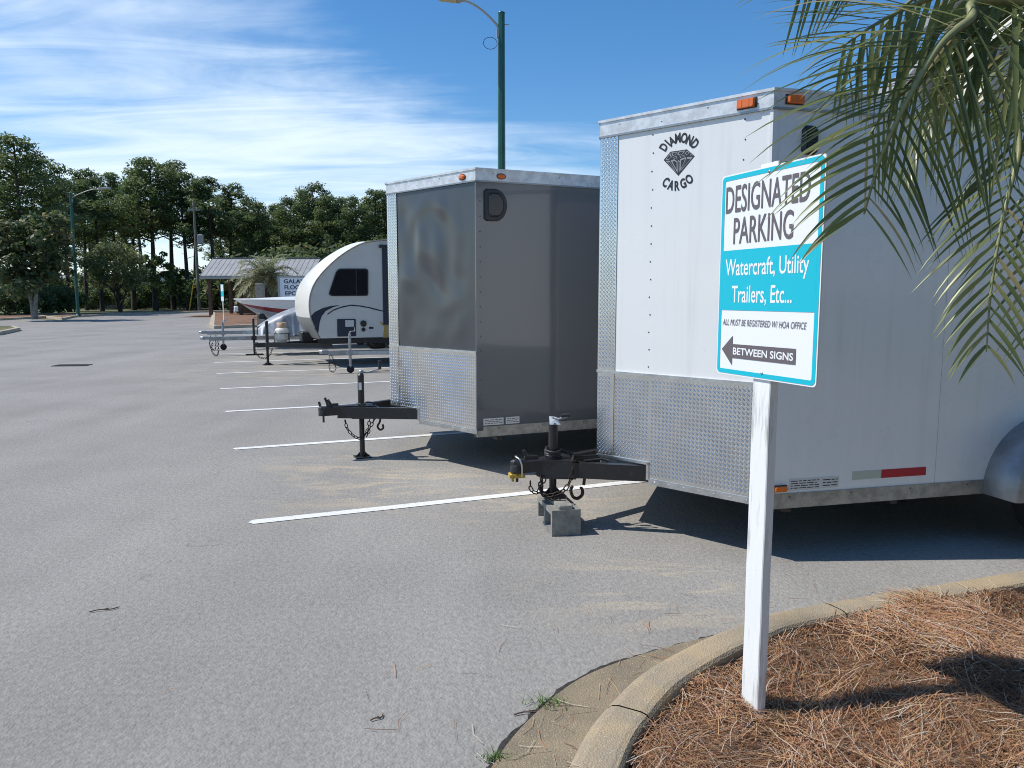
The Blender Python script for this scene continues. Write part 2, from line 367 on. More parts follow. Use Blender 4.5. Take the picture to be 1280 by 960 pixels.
M_char = streaky_paint('charcoal_trailer_paint', (0.108, 0.113, 0.120), (0.125, 0.127, 0.128), 0.20, 0.12, 1.0, 0.002)
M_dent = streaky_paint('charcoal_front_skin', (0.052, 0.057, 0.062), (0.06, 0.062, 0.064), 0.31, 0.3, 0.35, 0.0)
M_alu = pmat('bright_aluminium', (0.72, 0.73, 0.74), 0.30, 1.0, var=0.25, vscale=9, bump=0.0006, bscale=30)
M_plate = pmat('tread_plate', (0.76, 0.745, 0.72), 0.24, 1.0, var=0.10, vscale=5, bump=0.0016, bscale=6)
M_trim = pmat('painted_aluminium_trim', (0.78, 0.78, 0.77), 0.38, 0.35, var=0.25, vscale=14)
M_trimd = pmat('dull_aluminium_trim', (0.42, 0.41, 0.38), 0.5, 0.6, var=0.35, vscale=14)
M_rivet = pmat('rivets', (0.12, 0.12, 0.12), 0.5, 0.6)
M_rivb = pmat('bright_rivets', (0.35, 0.35, 0.35), 0.4, 0.8)
M_blk = pmat('black_steel', (0.018, 0.018, 0.02), 0.38, 0.0, col2=(0.06, 0.045, 0.035), vscale=22, bump=0.0015, bscale=60, mid=(0.55, 0.8))
M_rust = pmat('rusty_chain', (0.075, 0.052, 0.040), 0.7, 0.4, var=0.5, vscale=60)
M_galv = pmat('galvanised_steel', (0.42, 0.44, 0.46), 0.42, 0.7, var=0.3, vscale=9)
M_rub = pmat('tyre_rubber', (0.018, 0.018, 0.018), 0.8, bump=0.002, bscale=60)
M_amber = pmat('amber_lens', (0.75, 0.17, 0.02), 0.25, coat=0.4)
M_red = pmat('red_tape', (0.42, 0.015, 0.03), 0.35)
M_tape = pmat('white_tape', (0.46, 0.50, 0.42), 0.4)
M_glass = pmat('dark_glass', (0.006, 0.007, 0.010), 0.06, spec=0.6)
M_plast = pmat('black_plastic', (0.02, 0.02, 0.022), 0.45)
M_ink = pmat('black_vinyl', (0.02, 0.022, 0.025), 0.5)
M_inkgrey = pmat('grey_facets', (0.30, 0.31, 0.33), 0.5)
M_fender = pmat('dull_fender', (0.32, 0.32, 0.325), 0.38, 0.5, var=0.25, vscale=6)
M_block = pmat('concrete_block', (0.30, 0.29, 0.26), 0.95, col2=(0.20, 0.19, 0.17), vscale=14, bump=0.004, bscale=90)
M_yel = pmat('yellow_lock', (0.62, 0.40, 0.05), 0.45, var=0.5, vscale=50)
M_brass = pmat('steel_shackle', (0.6, 0.6, 0.58), 0.3, 1.0)
M_signw = pmat('sign_white', (0.80, 0.82, 0.84), 0.42)
M_cyan = pmat('sign_cyan', (0.0, 0.47, 0.60), 0.42)
M_gtext = pmat('sign_grey_ink', (0.13, 0.11, 0.12), 0.5)
M_post = pmat('weathered_white_paint', (0.80, 0.81, 0.80), 0.65, col2=(0.44, 0.43, 0.40), vscale=30, stretch=(1, 1, 0.10), bump=0.003, bscale=40, mid=(0.52, 0.72))
M_cara = pmat('caravan_fibreglass', (0.62, 0.62, 0.58), 0.32, coat=0.2, var=0.06, vscale=3)
M_cap = pmat('caravan_front_cap', (0.78, 0.76, 0.70), 0.35, coat=0.2)
M_navy = pmat('navy_decal', (0.02, 0.028, 0.05), 0.4)
M_gold = pmat('tan_decal', (0.45, 0.30, 0.08), 0.5)
M_rock = pmat('grey_rock_guard', (0.22, 0.22, 0.21), 0.6)
M_prop = pmat('propane_white', (0.74, 0.70, 0.62), 0.4, var=0.15, vscale=14)
M_hull = pmat('boat_white', (0.78, 0.78, 0.78), 0.3, coat=0.3)
M_bred = pmat('boat_red', (0.26, 0.03, 0.035), 0.3, coat=0.3)
M_hullg = pmat('boat_lower_grey', (0.36, 0.37, 0.39), 0.4)
M_tarp = pmat('silver_tarp', (0.34, 0.36, 0.39), 0.5, 0.2, var=0.3, vscale=8)
M_teal = pmat('teal_pole_paint', (0.008, 0.095, 0.075), 0.38, var=0.25, vscale=3)
M_lamp = pmat('lamp_grey', (0.36, 0.36, 0.34), 0.5, 0.3)
M_lens = pmat('lamp_lens', (0.5, 0.45, 0.30), 0.3)
M_bark = pmat('pine_bark', (0.075, 0.058, 0.046), 0.95, var=0.5, vscale=5, stretch=(1, 1, 0.3), bump=0.03, bscale=8)
M_pale = pmat('pale_bark', (0.30, 0.27, 0.23), 0.9, var=0.4, vscale=6)
def leafset(nm, cols, rough=0.55, tr=0.45): return [pmat(nm, c, rough, trans=tr) for c in cols]
M_pineL = leafset('pine_needles', [(0.098, 0.145, 0.046), (0.130, 0.172, 0.056), (0.070, 0.108, 0.042), (0.172, 0.200, 0.075)])
M_magL = leafset('magnolia_leaves', [(0.065, 0.098, 0.034), (0.085, 0.11, 0.04), (0.20, 0.185, 0.085), (0.05, 0.078, 0.03)], 0.5)
M_oakL = leafset('oak_leaves', [(0.114, 0.149, 0.056), (0.158, 0.184, 0.074), (0.088, 0.119, 0.053), (0.201, 0.210, 0.088)])
M_youngL = leafset('fresh_leaves', [(0.120, 0.180, 0.036), (0.084, 0.132, 0.036), (0.156, 0.192, 0.054), (0.060, 0.096, 0.036)], 0.5, 0.35)
M_shrubL = leafset('shrub_leaves', [(0.078, 0.117, 0.049), (0.108, 0.156, 0.058), (0.058, 0.088, 0.043), (0.137, 0.186, 0.058)])
M_frond = leafset('palm_leaflets', [(0.165, 0.200, 0.075), (0.25, 0.27, 0.115), (0.11, 0.145, 0.06), (0.36, 0.31, 0.155)], 0.32, 0.42)
M_silver = leafset('silver_palm_leaflets', [(0.24, 0.26, 0.15), (0.32, 0.33, 0.21), (0.17, 0.20, 0.11), (0.36, 0.33, 0.2)], 0.4, 0.35)
M_rach = pmat('palm_rachis', (0.24, 0.25, 0.11), 0.5)
M_ptrunk = pmat('palm_trunk', (0.14, 0.11, 0.085), 0.95, var=0.5, vscale=10, bump=0.03, bscale=14)
M_wood = pmat('brown_wood', (0.12, 0.075, 0.05), 0.85, var=0.4, vscale=4, stretch=(1, 1, 0.2))
M_roof = pmat('grey_metal_roof', (0.34, 0.34, 0.335), 0.55, 0.0, var=0.2, vscale=1.2)
M_side = pmat('white_siding', (0.74, 0.71, 0.65), 0.7, var=0.06, vscale=2)
M_sideg = pmat('grey_siding', (0.36, 0.34, 0.31), 0.7, var=0.1, vscale=2)
M_peach = pmat('terracotta_band', (0.44, 0.22, 0.14), 0.8)
M_util = pmat('utility_pole_wood', (0.22, 0.20, 0.18), 0.9, var=0.3, vscale=3)
M_iron = pmat('cast_iron', (0.05, 0.048, 0.046), 0.8, var=0.4, vscale=20)
M_fence = pmat('fence_boards', (0.24, 0.20, 0.16), 0.9, var=0.3, vscale=3)
M_label = pmat('data_sticker', (0.58, 0.58, 0.56), 0.5)

# ------------------------------------------------------------------ the lot: ground, asphalt, lines, beds
RD = unit(gz(272, 467) - gz(316, 653))[:2]          # along the row of stalls
SDv = np.array([RD[1], -RD[0]])                      # into the stalls
def plan(s, r, z=0.0):                               # point from stall depth s and row distance r (from the nearest line's end)
    q = gz(316, 653)[:2] + SDv * s + RD * r; return np.array([q[0], q[1], z])
def sheet(name, poly, z, mat, kind=True):
    o = mkobj(name, [(p[0], p[1], z) for p in poly], [tuple(range(len(poly)))], mat)
    if kind: structure(o)
    return o
g = [(-900, -300), (900, -300), (900, 1500), (-900, 1500)]
sheet('ground', g, -0.03, M_grass)
far = [gz(u, v)[:2] for u, v in ((-260, 403.5), (-60, 402), (0, 400.6), (32, 398.8))] + [gz(u, v)[:2] for u, v in ((78, 400.2), (92, 397), (150, 393.2), (262, 390.4))]
back = 7.6
lot = [(-90, -40), plan(back, -40)[:2], plan(back, 46)[:2], plan(4.0, 66)[:2], far[-1], far[-2], far[-3], far[-4], far[3], far[2], far[1], far[0], (-110, far[0][1])]
sheet('parking_lot', lot, 0.0, M_asph)
STEP = 2.7308
for k in range(-1, 14):
    if k == -1: a, b2 = 2.5, 5.6
    else: a, b2 = 0.0, 5.6
    wl = 0.05; pts = []
    n = 12
    jit = [random.uniform(-0.004, 0.004) for _ in range(2 * n + 2)]
    for i in range(n + 1): pts.append(plan(a + (b2 - a) * i / n, k * STEP - wl + jit[i]))
    for i in range(n, -1, -1): pts.append(plan(a + (b2 - a) * i / n, k * STEP + wl + jit[n + 1 + i]))
    # rounded sprayed start
    pts.append(plan(a - 0.03, k * STEP))
    sheet('parking_line', pts, 0.004, M_line)

def kerb_sweep(name, path, prof, mats, closed=False, gaps=(), parent=None, mi=None, ws=None):
    """prof: (offset to the left of travel, z); path in plan"""
    n = len(path); P = [np.array(q[:2], float) for q in path]; mb = MB()
    nr = []
    for i in range(n):
        t = unit((P[(i + 1) % n] - P[i - 1]) if closed else (P[min(i + 1, n - 1)] - P[max(i - 1, 0)])); nr.append(np.array([-t[1], t[0]]))
    def ring(i): return [(*(P[i] + nr[i] * (o if ws is None else .034 + (o - .034) * ws[i])), z) for o, z in prof]
    k = len(prof)
    rings = [ring(i) for i in range(n)]
    V = [q for r in rings for q in r]
    Fc = []; mm = []
    for i in range(n if closed else n - 1):
        if i in gaps: continue
        j = (i + 1) % n
        for q in range(k - 1): Fc.append((i * k + q, j * k + q, j * k + q + 1, i * k + q + 1)); mm.append(mi[q] if mi else 0)
    b = MB(); b.v = V; b.f = Fc; b.m = mm; b.s = [False] * len(Fc)
    return b.build(name, mats, parent)

# near island: kerb with gutter, pine straw
kp = [gz(u, v, 0.11)[:2] for u, v in ((700, 985), (716, 953), (737, 913), (763, 881), (798, 846), (835, 822), (880, 799), (924, 781), (966, 767), (1078, 746), (1155, 734), (1282, 713), (1400, 693))]
kp = [kp[0] + np.array([-0.20, -4.6]), kp[0] + np.array([-0.16, -2.2]), kp[0] + np.array([-0.11, -1.0]), kp[0] + np.array([-0.06, -0.42])] + kp + [kp[-1] + np.array([1.2, 0.24]), kp[-1] + np.array([3.4, 0.55])]
kp = [q[:2] for q in catmull([(*q, 0) for q in kp], 8)]
def dens(P, d):
    out = []
    for a, b in zip(P[:-1], P[1:]):
        m_ = max(1, int(np.linalg.norm(b - a) / d)); out += [a + (b - a) * i / m_ for i in range(m_)]
    return out + [P[-1]]
kp = dens(kp, 0.05)
nk = len(kp)
def joint_idx(u, v):
    t = gz(u, v, 0.11)[:2]; return int(np.argmin([np.linalg.norm(q - t) for q in kp]))
# split the kerb at two joints: pull neighbours together so the gap is about a centimetre
gaps = set()
for u, v in ((760, 884), (1022, 757)):
    i = joint_idx(u, v); mid_ = (kp[i] + kp[i + 1]) / 2; t = unit(kp[i + 1] - kp[i]); kp[i] = mid_ - t * 0.004; kp[i + 1] = mid_ + t * 0.004; gaps.add(i)
structure(kerb_sweep('kerb', kp, [(0.035, 0.004), (0.028, 0.03), (0.018, 0.075), (0.006, 0.102), (-0.012, 0.117), (-0.035, 0.124), (-0.12, 0.126), (-0.142, 0.121), (-0.152, 0.108), (-0.155, -0.02)], [M_kerb], gaps=gaps))
gp = []
jt = np.cumsum(rng.normal(0, 0.004, nk)); jt -= np.linspace(jt[0], jt[-1], nk); jt = np.clip(jt, -0.02, 0.02)
ia, ib = joint_idx(770, 875), joint_idx(1060, 751)
gws = [1.0 if i < ia else (0.22 if i > ib else 1 - .78 * (lambda q: q * q * (3 - 2 * q))((i - ia) / (ib - ia))) for i in range(nk)]
structure(kerb_sweep('gutter', kp, [(0.285, 0.010), (0.20, 0.008), (0.034, 0.014)], [M_gutter], ws=gws))
# crumbling joint between gutter and asphalt
V = []; Q = []
for i in range(nk):
    t = unit(kp[min(i + 1, nk - 1)] - kp[max(i - 1, 0)]); nn = np.array([-t[1], t[0]])
    go = .034 + .251 * gws[i]; V.append((*(kp[i] + nn * (go - .002)), 0.006)); V.append((*(kp[i] + nn * (go + .02 + jt[i] + random.uniform(-0.006, 0.010))), 0.006))
    if i: Q.append((2 * i - 2, 2 * i, 2 * i + 1, 2 * i - 1))
structure(mkobj('gutter_joint', V, Q, M_joint))
inner = []
for i in range(0, nk, 2):
    t = unit(kp[min(i + 1, nk - 1)] - kp[max(i - 1, 0)]); inner.append(kp[i] - np.array([-t[1], t[0]]) * 0.15)
isl = [tuple(q) for q in inner] + [(inner[-1][0], -5.0)]
def hill(x, y):
    return 0.075 + 0.022 * np.sin(2.1 * x + 1.3 * y) + 0.016 * np.sin(5.3 * x - 3.1 * y + 1) + 0.010 * np.sin(11 * x + 9 * y) + 0.008 * np.sin(17 * x - 13 * y + 2)
# soil under the straw: a fine height field clipped to the island
gx = np.arange(-0.6, 7.0, 0.045); gy = np.arange(-3.0, 5.2, 0.045)
GX, GY = np.meshgrid(gx, gy); ins = inpoly(GX.ravel(), GY.ravel(), isl).reshape(GX.shape)
idx = np.arange(GX.size).reshape(GX.shape)
okc = ins[:-1, :-1] | ins[1:, :-1] | ins[:-1, 1:] | ins[1:, 1:]
Q = np.stack([idx[:-1, :-1][okc], idx[:-1, 1:][okc], idx[1:, 1:][okc], idx[1:, :-1][okc]], 1)
Vh = np.stack([GX.ravel(), GY.ravel(), (hill(GX, GY) + rng.normal(0, 0.003, GX.shape)).ravel()], 1)
structure(npmesh('island_soil', Vh, Q, M_soil, smooth=True))
# pine straw: fascicles of thin bent needles lying on the soil
def straw(n, xr, yr, lift):
    x = rng.uniform(*xr, n * 4); y = rng.uniform(*yr, n * 4); ok = inpoly(x, y, isl); x, y = x[ok][:n], y[ok][:n]; n = len(x)
    # needles gather in combed clumps
    cell = np.sin(x * 3.1 + 1.7 * np.sin(y * 2.3)) * 1.6 + np.cos(y * 3.7 + x) * 1.2
    an = cell + rng.normal(0, 0.95, n)
    Ls = rng.uniform(0.09, 0.21, n); bend = rng.normal(0, 0.35, n); wd = rng.uniform(0.0006, 0.0013, n)
    z0 = hill(x, y) + rng.uniform(0.0, lift, n) ** 1.0
    tilt = rng.normal(0.0, 0.13, n)
    k = 4; V = np.zeros((n, k, 2, 3)); cx = x.copy(); cy = y.copy(); cz = z0.copy(); a = an.copy()
    for i in range(k):
        V[:, i, 0] = np.stack([cx - np.sin(a) * wd, cy + np.cos(a) * wd, cz], 1); V[:, i, 1] = np.stack([cx + np.sin(a) * wd, cy - np.cos(a) * wd, cz + wd * 0.6], 1)
        st = Ls / (k - 1); cx = cx + np.cos(a) * st; cy = cy + np.sin(a) * st
        zz_ = np.maximum(hill(cx, cy) + 0.003, cz + np.sin(tilt) * st); cz = np.where(i < 1, zz_, cz + (hill(cx, cy) + 0.012 - cz) * 0.35 + np.sin(tilt) * st * 0.7); a = a + bend / (k - 1)
    base = (np.arange(n) * k * 2)[:, None]
    q = np.concatenate([np.stack([base[:, 0] + 2 * i, base[:, 0] + 2 * i + 1, base[:, 0] + 2 * i + 3, base[:, 0] + 2 * i + 2], 1) for i in range(k - 1)])
    c = rng.choice(5, n, p=[0.30, 0.24, 0.14, 0.16, 0.16])
    return V.reshape(-1, 3), q, np.tile(c, k - 1)
parts_ = [straw(80000, (0.1, 3.4), (1.6, 4.2), 0.04), straw(9000, (0.0, 4.5), (0.4, 1.7), 0.04), straw(4000, (3.3, 6.0), (2.0, 4.4), 0.035)]
def strays(n, spread):
    V = []; Q = []; c = []
    for k in range(n):
        i = int(rng.integers(20, nk - 30)); t_ = unit(kp[i + 1] - kp[i]); nn = np.array([-t_[1], t_[0]]); o_ = abs(rng.normal(0, spread)) + .03; p_ = kp[i] + nn * o_; z_ = .013 if o_ < .28 else .007
        a_ = rng.uniform(0, 6.28); L_ = rng.uniform(.06, .15); q_ = np.array([math.cos(a_), math.sin(a_)]) * L_ / 2; wq = np.array([-math.sin(a_), math.cos(a_)]) * .0009; b0 = len(V); bd = np.array([-math.sin(a_), math.cos(a_)]) * L_ * rng.normal(0, .08)
        for e_, b_ in ((-1, 0), (0, 1), (1, 0)):
            m0 = p_ + q_ * e_ + bd * b_; V += [(*(m0 - wq), z_ + .002), (*(m0 + wq), z_ + .003)]
        Q += [(b0, b0 + 1, b0 + 3, b0 + 2), (b0 + 2, b0 + 3, b0 + 5, b0 + 4)]; c += [int(rng.integers(0, 5))] * 2
    return np.array(V), np.array(Q), np.array(c)
parts_ += [strays(170, .16), strays(90, .9)]
VV = []; QQ = []; CC = []; off = 0
for a, b, c in parts_: VV.append(a); QQ.append(b + off); CC.append(c); off += len(a)
tag(npmesh('pine_straw', np.concatenate(VV), np.concatenate(QQ), M_needles, mi=np.concatenate(CC)), 'reddish brown pine straw spread thickly over the kerbed island', 'pine straw', kind='stuff')

# far beds and islands
def raised(name, poly, z, mat, kerb=True, kw=0.16):
    sheet(name, poly, z, mat)
    if kerb:
        P = [np.array(q[:2], float) for q in poly]
        area = sum(P[i][0] * P[(i + 1) % len(P)][1] - P[(i + 1) % len(P)][0] * P[i][1] for i in range(len(P)))
        if area < 0: P = P[::-1]
        P = dens(P + [P[0]], 1.5)[:-1]
        structure(kerb_sweep('kerb', P, [(-0.03, -0.02), (-0.02, z + 0.015), (kw, z + 0.02), (kw + 0.01, z - 0.02)], [M_kfar], closed=True))
fb = [gz(u, v)[:2] for u, v in ((262, 390.4), (150, 393.2), (92, 397), (78, 400.2))]
raised('far_bed', [fb[3], fb[2], fb[1], fb[0], fb[0] + np.array([30, 6]), fb[0] + np.array([28, 9]), fb[0] + np.array([-1, 3.5]), fb[1] + np.array([-1, 5.0]), fb[2] + np.array([-7, 6])], 0.12, M_farstraw)
lb = [gz(u, v)[:2] for u, v in ((-260, 403.5), (-60, 402), (0, 400.6), (32, 398.8))]
raised('left_bed', [lb[0], lb[1], lb[2], lb[3], lb[3] + np.array([-1, 9]), lb[0] + np.array([0, 12])], 0.12, M_farstraw)
li = [gz(u, v)[:2] for u, v in ((25, 413.5), (18, 411), (-40, 411.5), (-200, 414), (-200, 436), (0, 419))]
raised('grass_island', li, 0.13, M_grass)
# end island of the stalls, with the second sign and the small palm
ei = [plan(-1.0, 38.6)[:2], plan(-0.4, 37.8)[:2], plan(6.4, 37.6)[:2], plan(6.4, 66)[:2], plan(-2.6, 66)[:2], plan(-3.2, 62)[:2]]
ei = [gz(262, 409.5)[:2], gz(268, 411)[:2], plan(6.8, 37.2)[:2], plan(6.8, 60)[:2], gz(300, 392.3)[:2], gz(266, 392.6)[:2]]
raised('end_island', ei, 0.13, M_farstraw, kw=0.22)
# lawn behind the stalls
raised('lawn', [plan(back, -40)[:2], plan(40, -40)[:2], plan(40, 60)[:2], plan(back, 60)[:2]], 0.12, M_grass)
# storm drain cover in the lane
dr = thing('drain_grate', 'dark rectangular drain grate let into the open asphalt lane', 'drain', gz(90, 457), math.atan2(0.1, 1))
mb = MB()
mb.box(-0.36, 0.36, -0.19, -0.15, 0.002, 0.014); mb.box(-0.36, 0.36, 0.15, 0.19, 0.002, 0.014); mb.box(-0.36, -0.32, -0.15, 0.15, 0.002, 0.014); mb.box(0.32, 0.36, -0.15, 0.15, 0.002, 0.014)
mb.build('frame', M_iron, dr)
mb = MB()
for i in range(12): mb.box(-0.31 + i * 0.052, -0.285 + i * 0.052, -0.148, 0.148, 0.003, 0.011)
mb.box(-0.318, 0.318, -0.148, 0.148, 0.001, 0.0025); mb.build('bars', M_iron, dr)

# ------------------------------------------------------------------ trailer pieces
def tread(mb, fr, a0, a1, b0, b1, c, m=0, pitch=0.027, clip=None):
    mb.box(a0, a1, b0, b1, c - 0.003, c, fr, m)
    na = int((a1 - a0) / pitch); nb = int((b1 - b0) / pitch)
    l, wd, h = pitch * 0.60, pitch * 0.17, 0.0026
    for j in range(nb * 2):
        for i in range(na):
            a = a0 + (i + 0.5 + (0.5 if j % 2 else 0.0)) * pitch; b = b0 + (j + 0.5) * pitch * 0.5
            if a + l * .5 > a1 or b + l * .5 > b1 or b - l * .5 < b0: continue
            if clip and not clip(a, b): continue
            s_ = 1 if j % 2 else -1
            e = (0.7071 * l, 0.7071 * s_ * l); q = (-e[1] / l * wd, e[0] / l * wd)
            P = [fr(a + e[0], b + e[1], c), fr(a + q[0], b + q[1], c), fr(a - e[0], b - e[1], c), fr(a - q[0], b - q[1], c),
                 fr(a + e[0] * .55, b + e[1] * .55, c + h), fr(a - e[0] * .55, b - e[1] * .55, c + h)]
            mb.add(P, [(0, 1, 4), (1, 2, 5, 4), (2, 3, 5), (3, 0, 4, 5)], m)
def rivet(mb, fr, a, b, c, r=0.006, m=0):
    mb.lathe([(r, 0), (r * .8, r * .45), (r * .25, r * .62)], n=7, m=m, fr=Fr(fr(a, b, c), fr.ex, fr.ey))
def chain(name, path, mats, parent, R=0.013, r=0.0045, step=0.036):
    P = catmull(path, 10); mb = MB(); d = 0; k = 0; last = P[0]; acc = 0
    for a, b in zip(P[:-1], P[1:]):
        L = np.linalg.norm(b - a); t = unit(b - a); s_ = 0
        while acc + (L - s_) >= step:
            s_ += step - acc; acc = 0; c = a + t * s_
            up = np.array([0.3, 0.8, 0.5]); x = unit(np.cross(t, up)); y = np.cross(x, t)
            e = x if k % 2 else y
            mb.torus(c, R, r, Fr((0, 0, 0), t, e), stretch=R * 0.55, n=12, k=6); k += 1
        acc += L - s_
    return mb.build(name, mats, parent)
def wheel(parent, cx, cy, r, wd, out=-1):
    """axis along local y"""
    wt = MB(); fr = Fr((cx, cy, r), (1, 0, 0), (0, 0, 1), (0, out, 0))
    wt.lathe([(r * .62, -wd / 2), (r * .93, -wd / 2), (r, -wd * .36), (r, wd * .36), (r * .95, wd / 2 - .01), (r * .80, wd / 2), (r * .62, wd / 2 - .005)], n=36, fr=fr)
    rim = MB(); rim.lathe([(r * .61, -wd / 2 + .01), (r * .62, wd / 2 - .02), (r * .56, wd / 2 - .005), (r * .5, wd / 2 - .05), (r * .2, wd / 2 - .03), (r * .16, wd / 2 + .01), (r * .02, wd / 2 + .015)], n=24, fr=fr)
    w_ = wt.build('wheel', M_rub, parent); rim.build('rim', M_galv, w_); return w_

def cargo_trailer(name, label, Npt, Cpt, ang, z0, z1, length, paint, frontpaint, kind):
    """nose point and near front corner in plan; ang = compass heading (from the view axis) of the long side"""
    d = np.array([math.sin(R_(ang)), math.cos(R_(ang))]); wv = np.array([-d[1], d[0]])
    t = thing(name, label, 'trailer', (Npt[0], Npt[1], 0), math.atan2(d[1], d[0]), 'enclosed cargo trailers')
    rel = np.array(Cpt) - np.array(Npt); Vd = float(rel @ d); hw = float(-(rel @ wv)); Hh = z1 - z0
    lv = math.hypot(Vd, hw)
    NV = Fr((0, 0, z0), (Vd / lv, -hw / lv, 0), (0, 0, 1)); FV = Fr((Vd, hw, z0), (-Vd / lv, -hw / lv, 0), (0, 0, 1))
    SN = Fr((Vd, -hw, z0), (1, 0, 0), (0, 0, 1)); SF = Fr((Vd + length, hw, z0), (-1, 0, 0), (0, 0, 1)); BK = Fr((Vd + length, -hw, z0), (0, 1, 0), (0, 0, 1))
    # box: sides, rear, roof, floor
    mb = MB(); poly = [(0, 0), (Vd, -hw), (Vd + length, -hw), (Vd + length, hw), (Vd, hw)]
    ins = 0.045 if kind == 'dented' else 0.014
    pi = [(ins * 1.6, 0), (Vd + ins * .3, -hw + ins), (Vd + length - ins, -hw + ins), (Vd + length - ins, hw - ins), (Vd + ins * .3, hw - ins)]
    mb.prism(pi, z0 + 0.01, z1 - 0.012, m=0)
    # slightly crowned roof skin
    mb.build('body', [M_trimd], t)
    mb = MB(); mb.prism([(p[0] * 0.998 + 0.006, p[1] * 0.992) for p in poly], z1 - 0.011, z1 + 0.004); mb.build('roof', [M_trim], t)
    th = 0.09   # top rail height
    pan = length / 3
    # side skins as separate sheets with seams
    mb = MB()
    for fr in (SN, SF):
        xs = [0.0]; 
        while xs[-1] < length - 0.3: xs.append(min(length, xs[-1] + 1.22))
        for a, b in zip(xs[:-1], xs[1:]):
            mb = MB(); mb.box(a + 0.0015, b - 0.0015, 0.03, Hh - th + 0.02, -ins, 0.0, fr); mb.build('side_skin', [paint], t)
    mb = MB(); mb.box(0.02, 2 * hw - 0.02, 0.03, Hh - th, -0.01, 0.004, BK); mb.build('rear_ramp', [paint], t)
    # front skins
    gh = 0.675
    mb = MB()
    for fr in (NV, FV):
        if kind == 'dented':
            from mathutils import noise as mn
            ctrl = [(0.42, 0.90, .13, .030, 0.010, 35), (0.62, 0.88, .12, .030, 0.010, -38), (0.30, 0.68, .06, .15, -0.010, -8), (0.40, 0.66, .05, .14, 0.011, 8), (0.60, 0.58, .045, .13, 0.011, 18),
                    (0.70, 0.50, .05, .12, -0.010, 20), (0.50, 0.46, .16, .04, -0.009, -38), (0.25, 0.44, .12, .05, 0.009, -25), (0.80, 0.66, .05, .16, 0.009, -6), (0.88, 0.45, .05, .10, -0.007, 10), (0.20, 0.80, .05, .08, -0.008, 0), (0.74, 0.30, .16, .04, 0.005, 20)]
            def fn(u, v, fr=fr):
                c = 0.0
                for (x, y, sx, sy, am, ro) in ctrl:
                    sx, sy = max(sx, .075), max(sy, .06)
                    cx, cy = u - x, (v - y); ca, sa = math.cos(R_(ro)), math.sin(R_(ro)); p_, q_ = ca * cx + sa * cy, -sa * cx + ca * cy
                    c += am * math.exp(-(p_ / sx) ** 2 - (q_ / sy) ** 2)
                c += 0.010 * mn.noise((u * 3.4, v * 3.0, 4.2)) + 0.004 * mn.noise((u * 8, v * 7, 1.7))
                e = min(1, 6 * min(u, 1 - u)) * min(1, 7 * min(v, 1 - v))
                return fr(0.015 + u * (lv - 0.03), gh - 0.03 + v * (Hh - th - gh + 0.05), c * e * 1.25 - 0.002)
            mb.grid(70, 100, fn)
        else:
            mb.box(0.004, lv - 0.004, gh - 0.03, Hh - th + 0.02, -ins, 0.0, fr)
            if fr is NV:
                for a in (0.34, 0.86):
                    for k in range(14): rivet(mb, fr, a * lv + 0.004 * math.sin(k * 9), gh + 0.06 + k * (Hh - gh - th - 0.1) / 13, 0.0, 0.0055, 1)
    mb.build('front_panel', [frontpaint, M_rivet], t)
    # stone guard of tread plate with a moulding on top
    for fr, nr in ((NV, True), (FV, False)):
        mb = MB()
        notch = (lambda a, b: not (a < lv * .36 and b < 0.11)) if nr else (lambda a, b: not (a > lv * .64 and b < 0.11))
        lo, hi = (0.0, lv) if nr else (0.0, lv)
        if nr:
            tread(mb, fr, 0.002, lv * .36, 0.115, gh, 0.003); tread(mb, fr, lv * .36, lv - 0.002, 0.012, gh, 0.003)
        else:
            tread(mb, fr, lv * .64, lv - .002, 0.115, gh, 0.003); tread(mb, fr, 0.002, lv * .64, 0.012, gh, 0.003)
        gd = mb.build('stone_guard', [M_plate], t)
        mb = MB(); mb.box(0, lv, gh, gh + 0.016, -0.004, 0.012, fr); mb.build('guard_moulding', [M_alu], gd)
        if nr:
            mb = MB(); mb.box(lv * .345, lv * .36, 0.0, 0.115, -0.01, 0.012, fr); mb.box(lv * .36, lv, -0.028, 0.012, -0.01, 0.008, fr); mb.box(0, lv * .36, 0.10, 0.118, -0.01, 0.012, fr)
            for k in range(7): rivet(mb, fr, lv * (.4 + .09 * k), -0.008, 0.008, 0.006)
            mb.build('bottom_moulding', [M_alu], gd)
    # tread plate strip folded round the nose
    mb = MB(); ws = lv * 0.118
    tread(mb, NV, 0.001, ws, gh + 0.016, Hh - th + 0.01, 0.005); tread(mb, FV, lv - ws, lv - 0.001, gh + 0.016, Hh - th + 0.01, 0.005)
    tread(mb, NV, 0.001, ws * 0.98, 0.12, gh - 0.001, 0.0075)
    mb.build('nose_strip', [M_plate], t)
    # top rail
    mb = MB()
    for fr, L in ((NV, lv), (SN, length), (SF, length), (FV, lv), (BK, 2 * hw)):
        mb.box(-0.004, L + 0.004, Hh - th, Hh, -0.02, 0.010, fr); mb.box(-0.012, L + 0.012, Hh - 0.006, Hh + 0.010, -0.03, 0.018, fr, 0)
        mb.box(-0.004, L + 0.004, Hh - th - 0.012, Hh - th, -0.012, 0.014, fr, 1)
        for k in range(int(L / 0.31) + 1): rivet(mb, fr, 0.15 + k * 0.31, Hh - 0.03 - 0.03 * (k % 2), 0.010, 0.0055, 1)
    rail = mb.build('top_rail', [M_trim, M_rivb], t)
    # bottom rail
    mb = MB()
    for fr, L in ((SN, length), (SF, length)):
        mb.box(0.0, L, -0.055, 0.034, -0.03, 0.006, fr)
        for k in range(int(L / 0.42)): rivet(mb, fr, 0.2 + k * 0.42, 0.012, 0.006, 0.006, 1)
    mb.build('bottom_rail', [M_trimd, M_rivet], t)
    # corner moulding on the near and far front corners
    mb = MB()
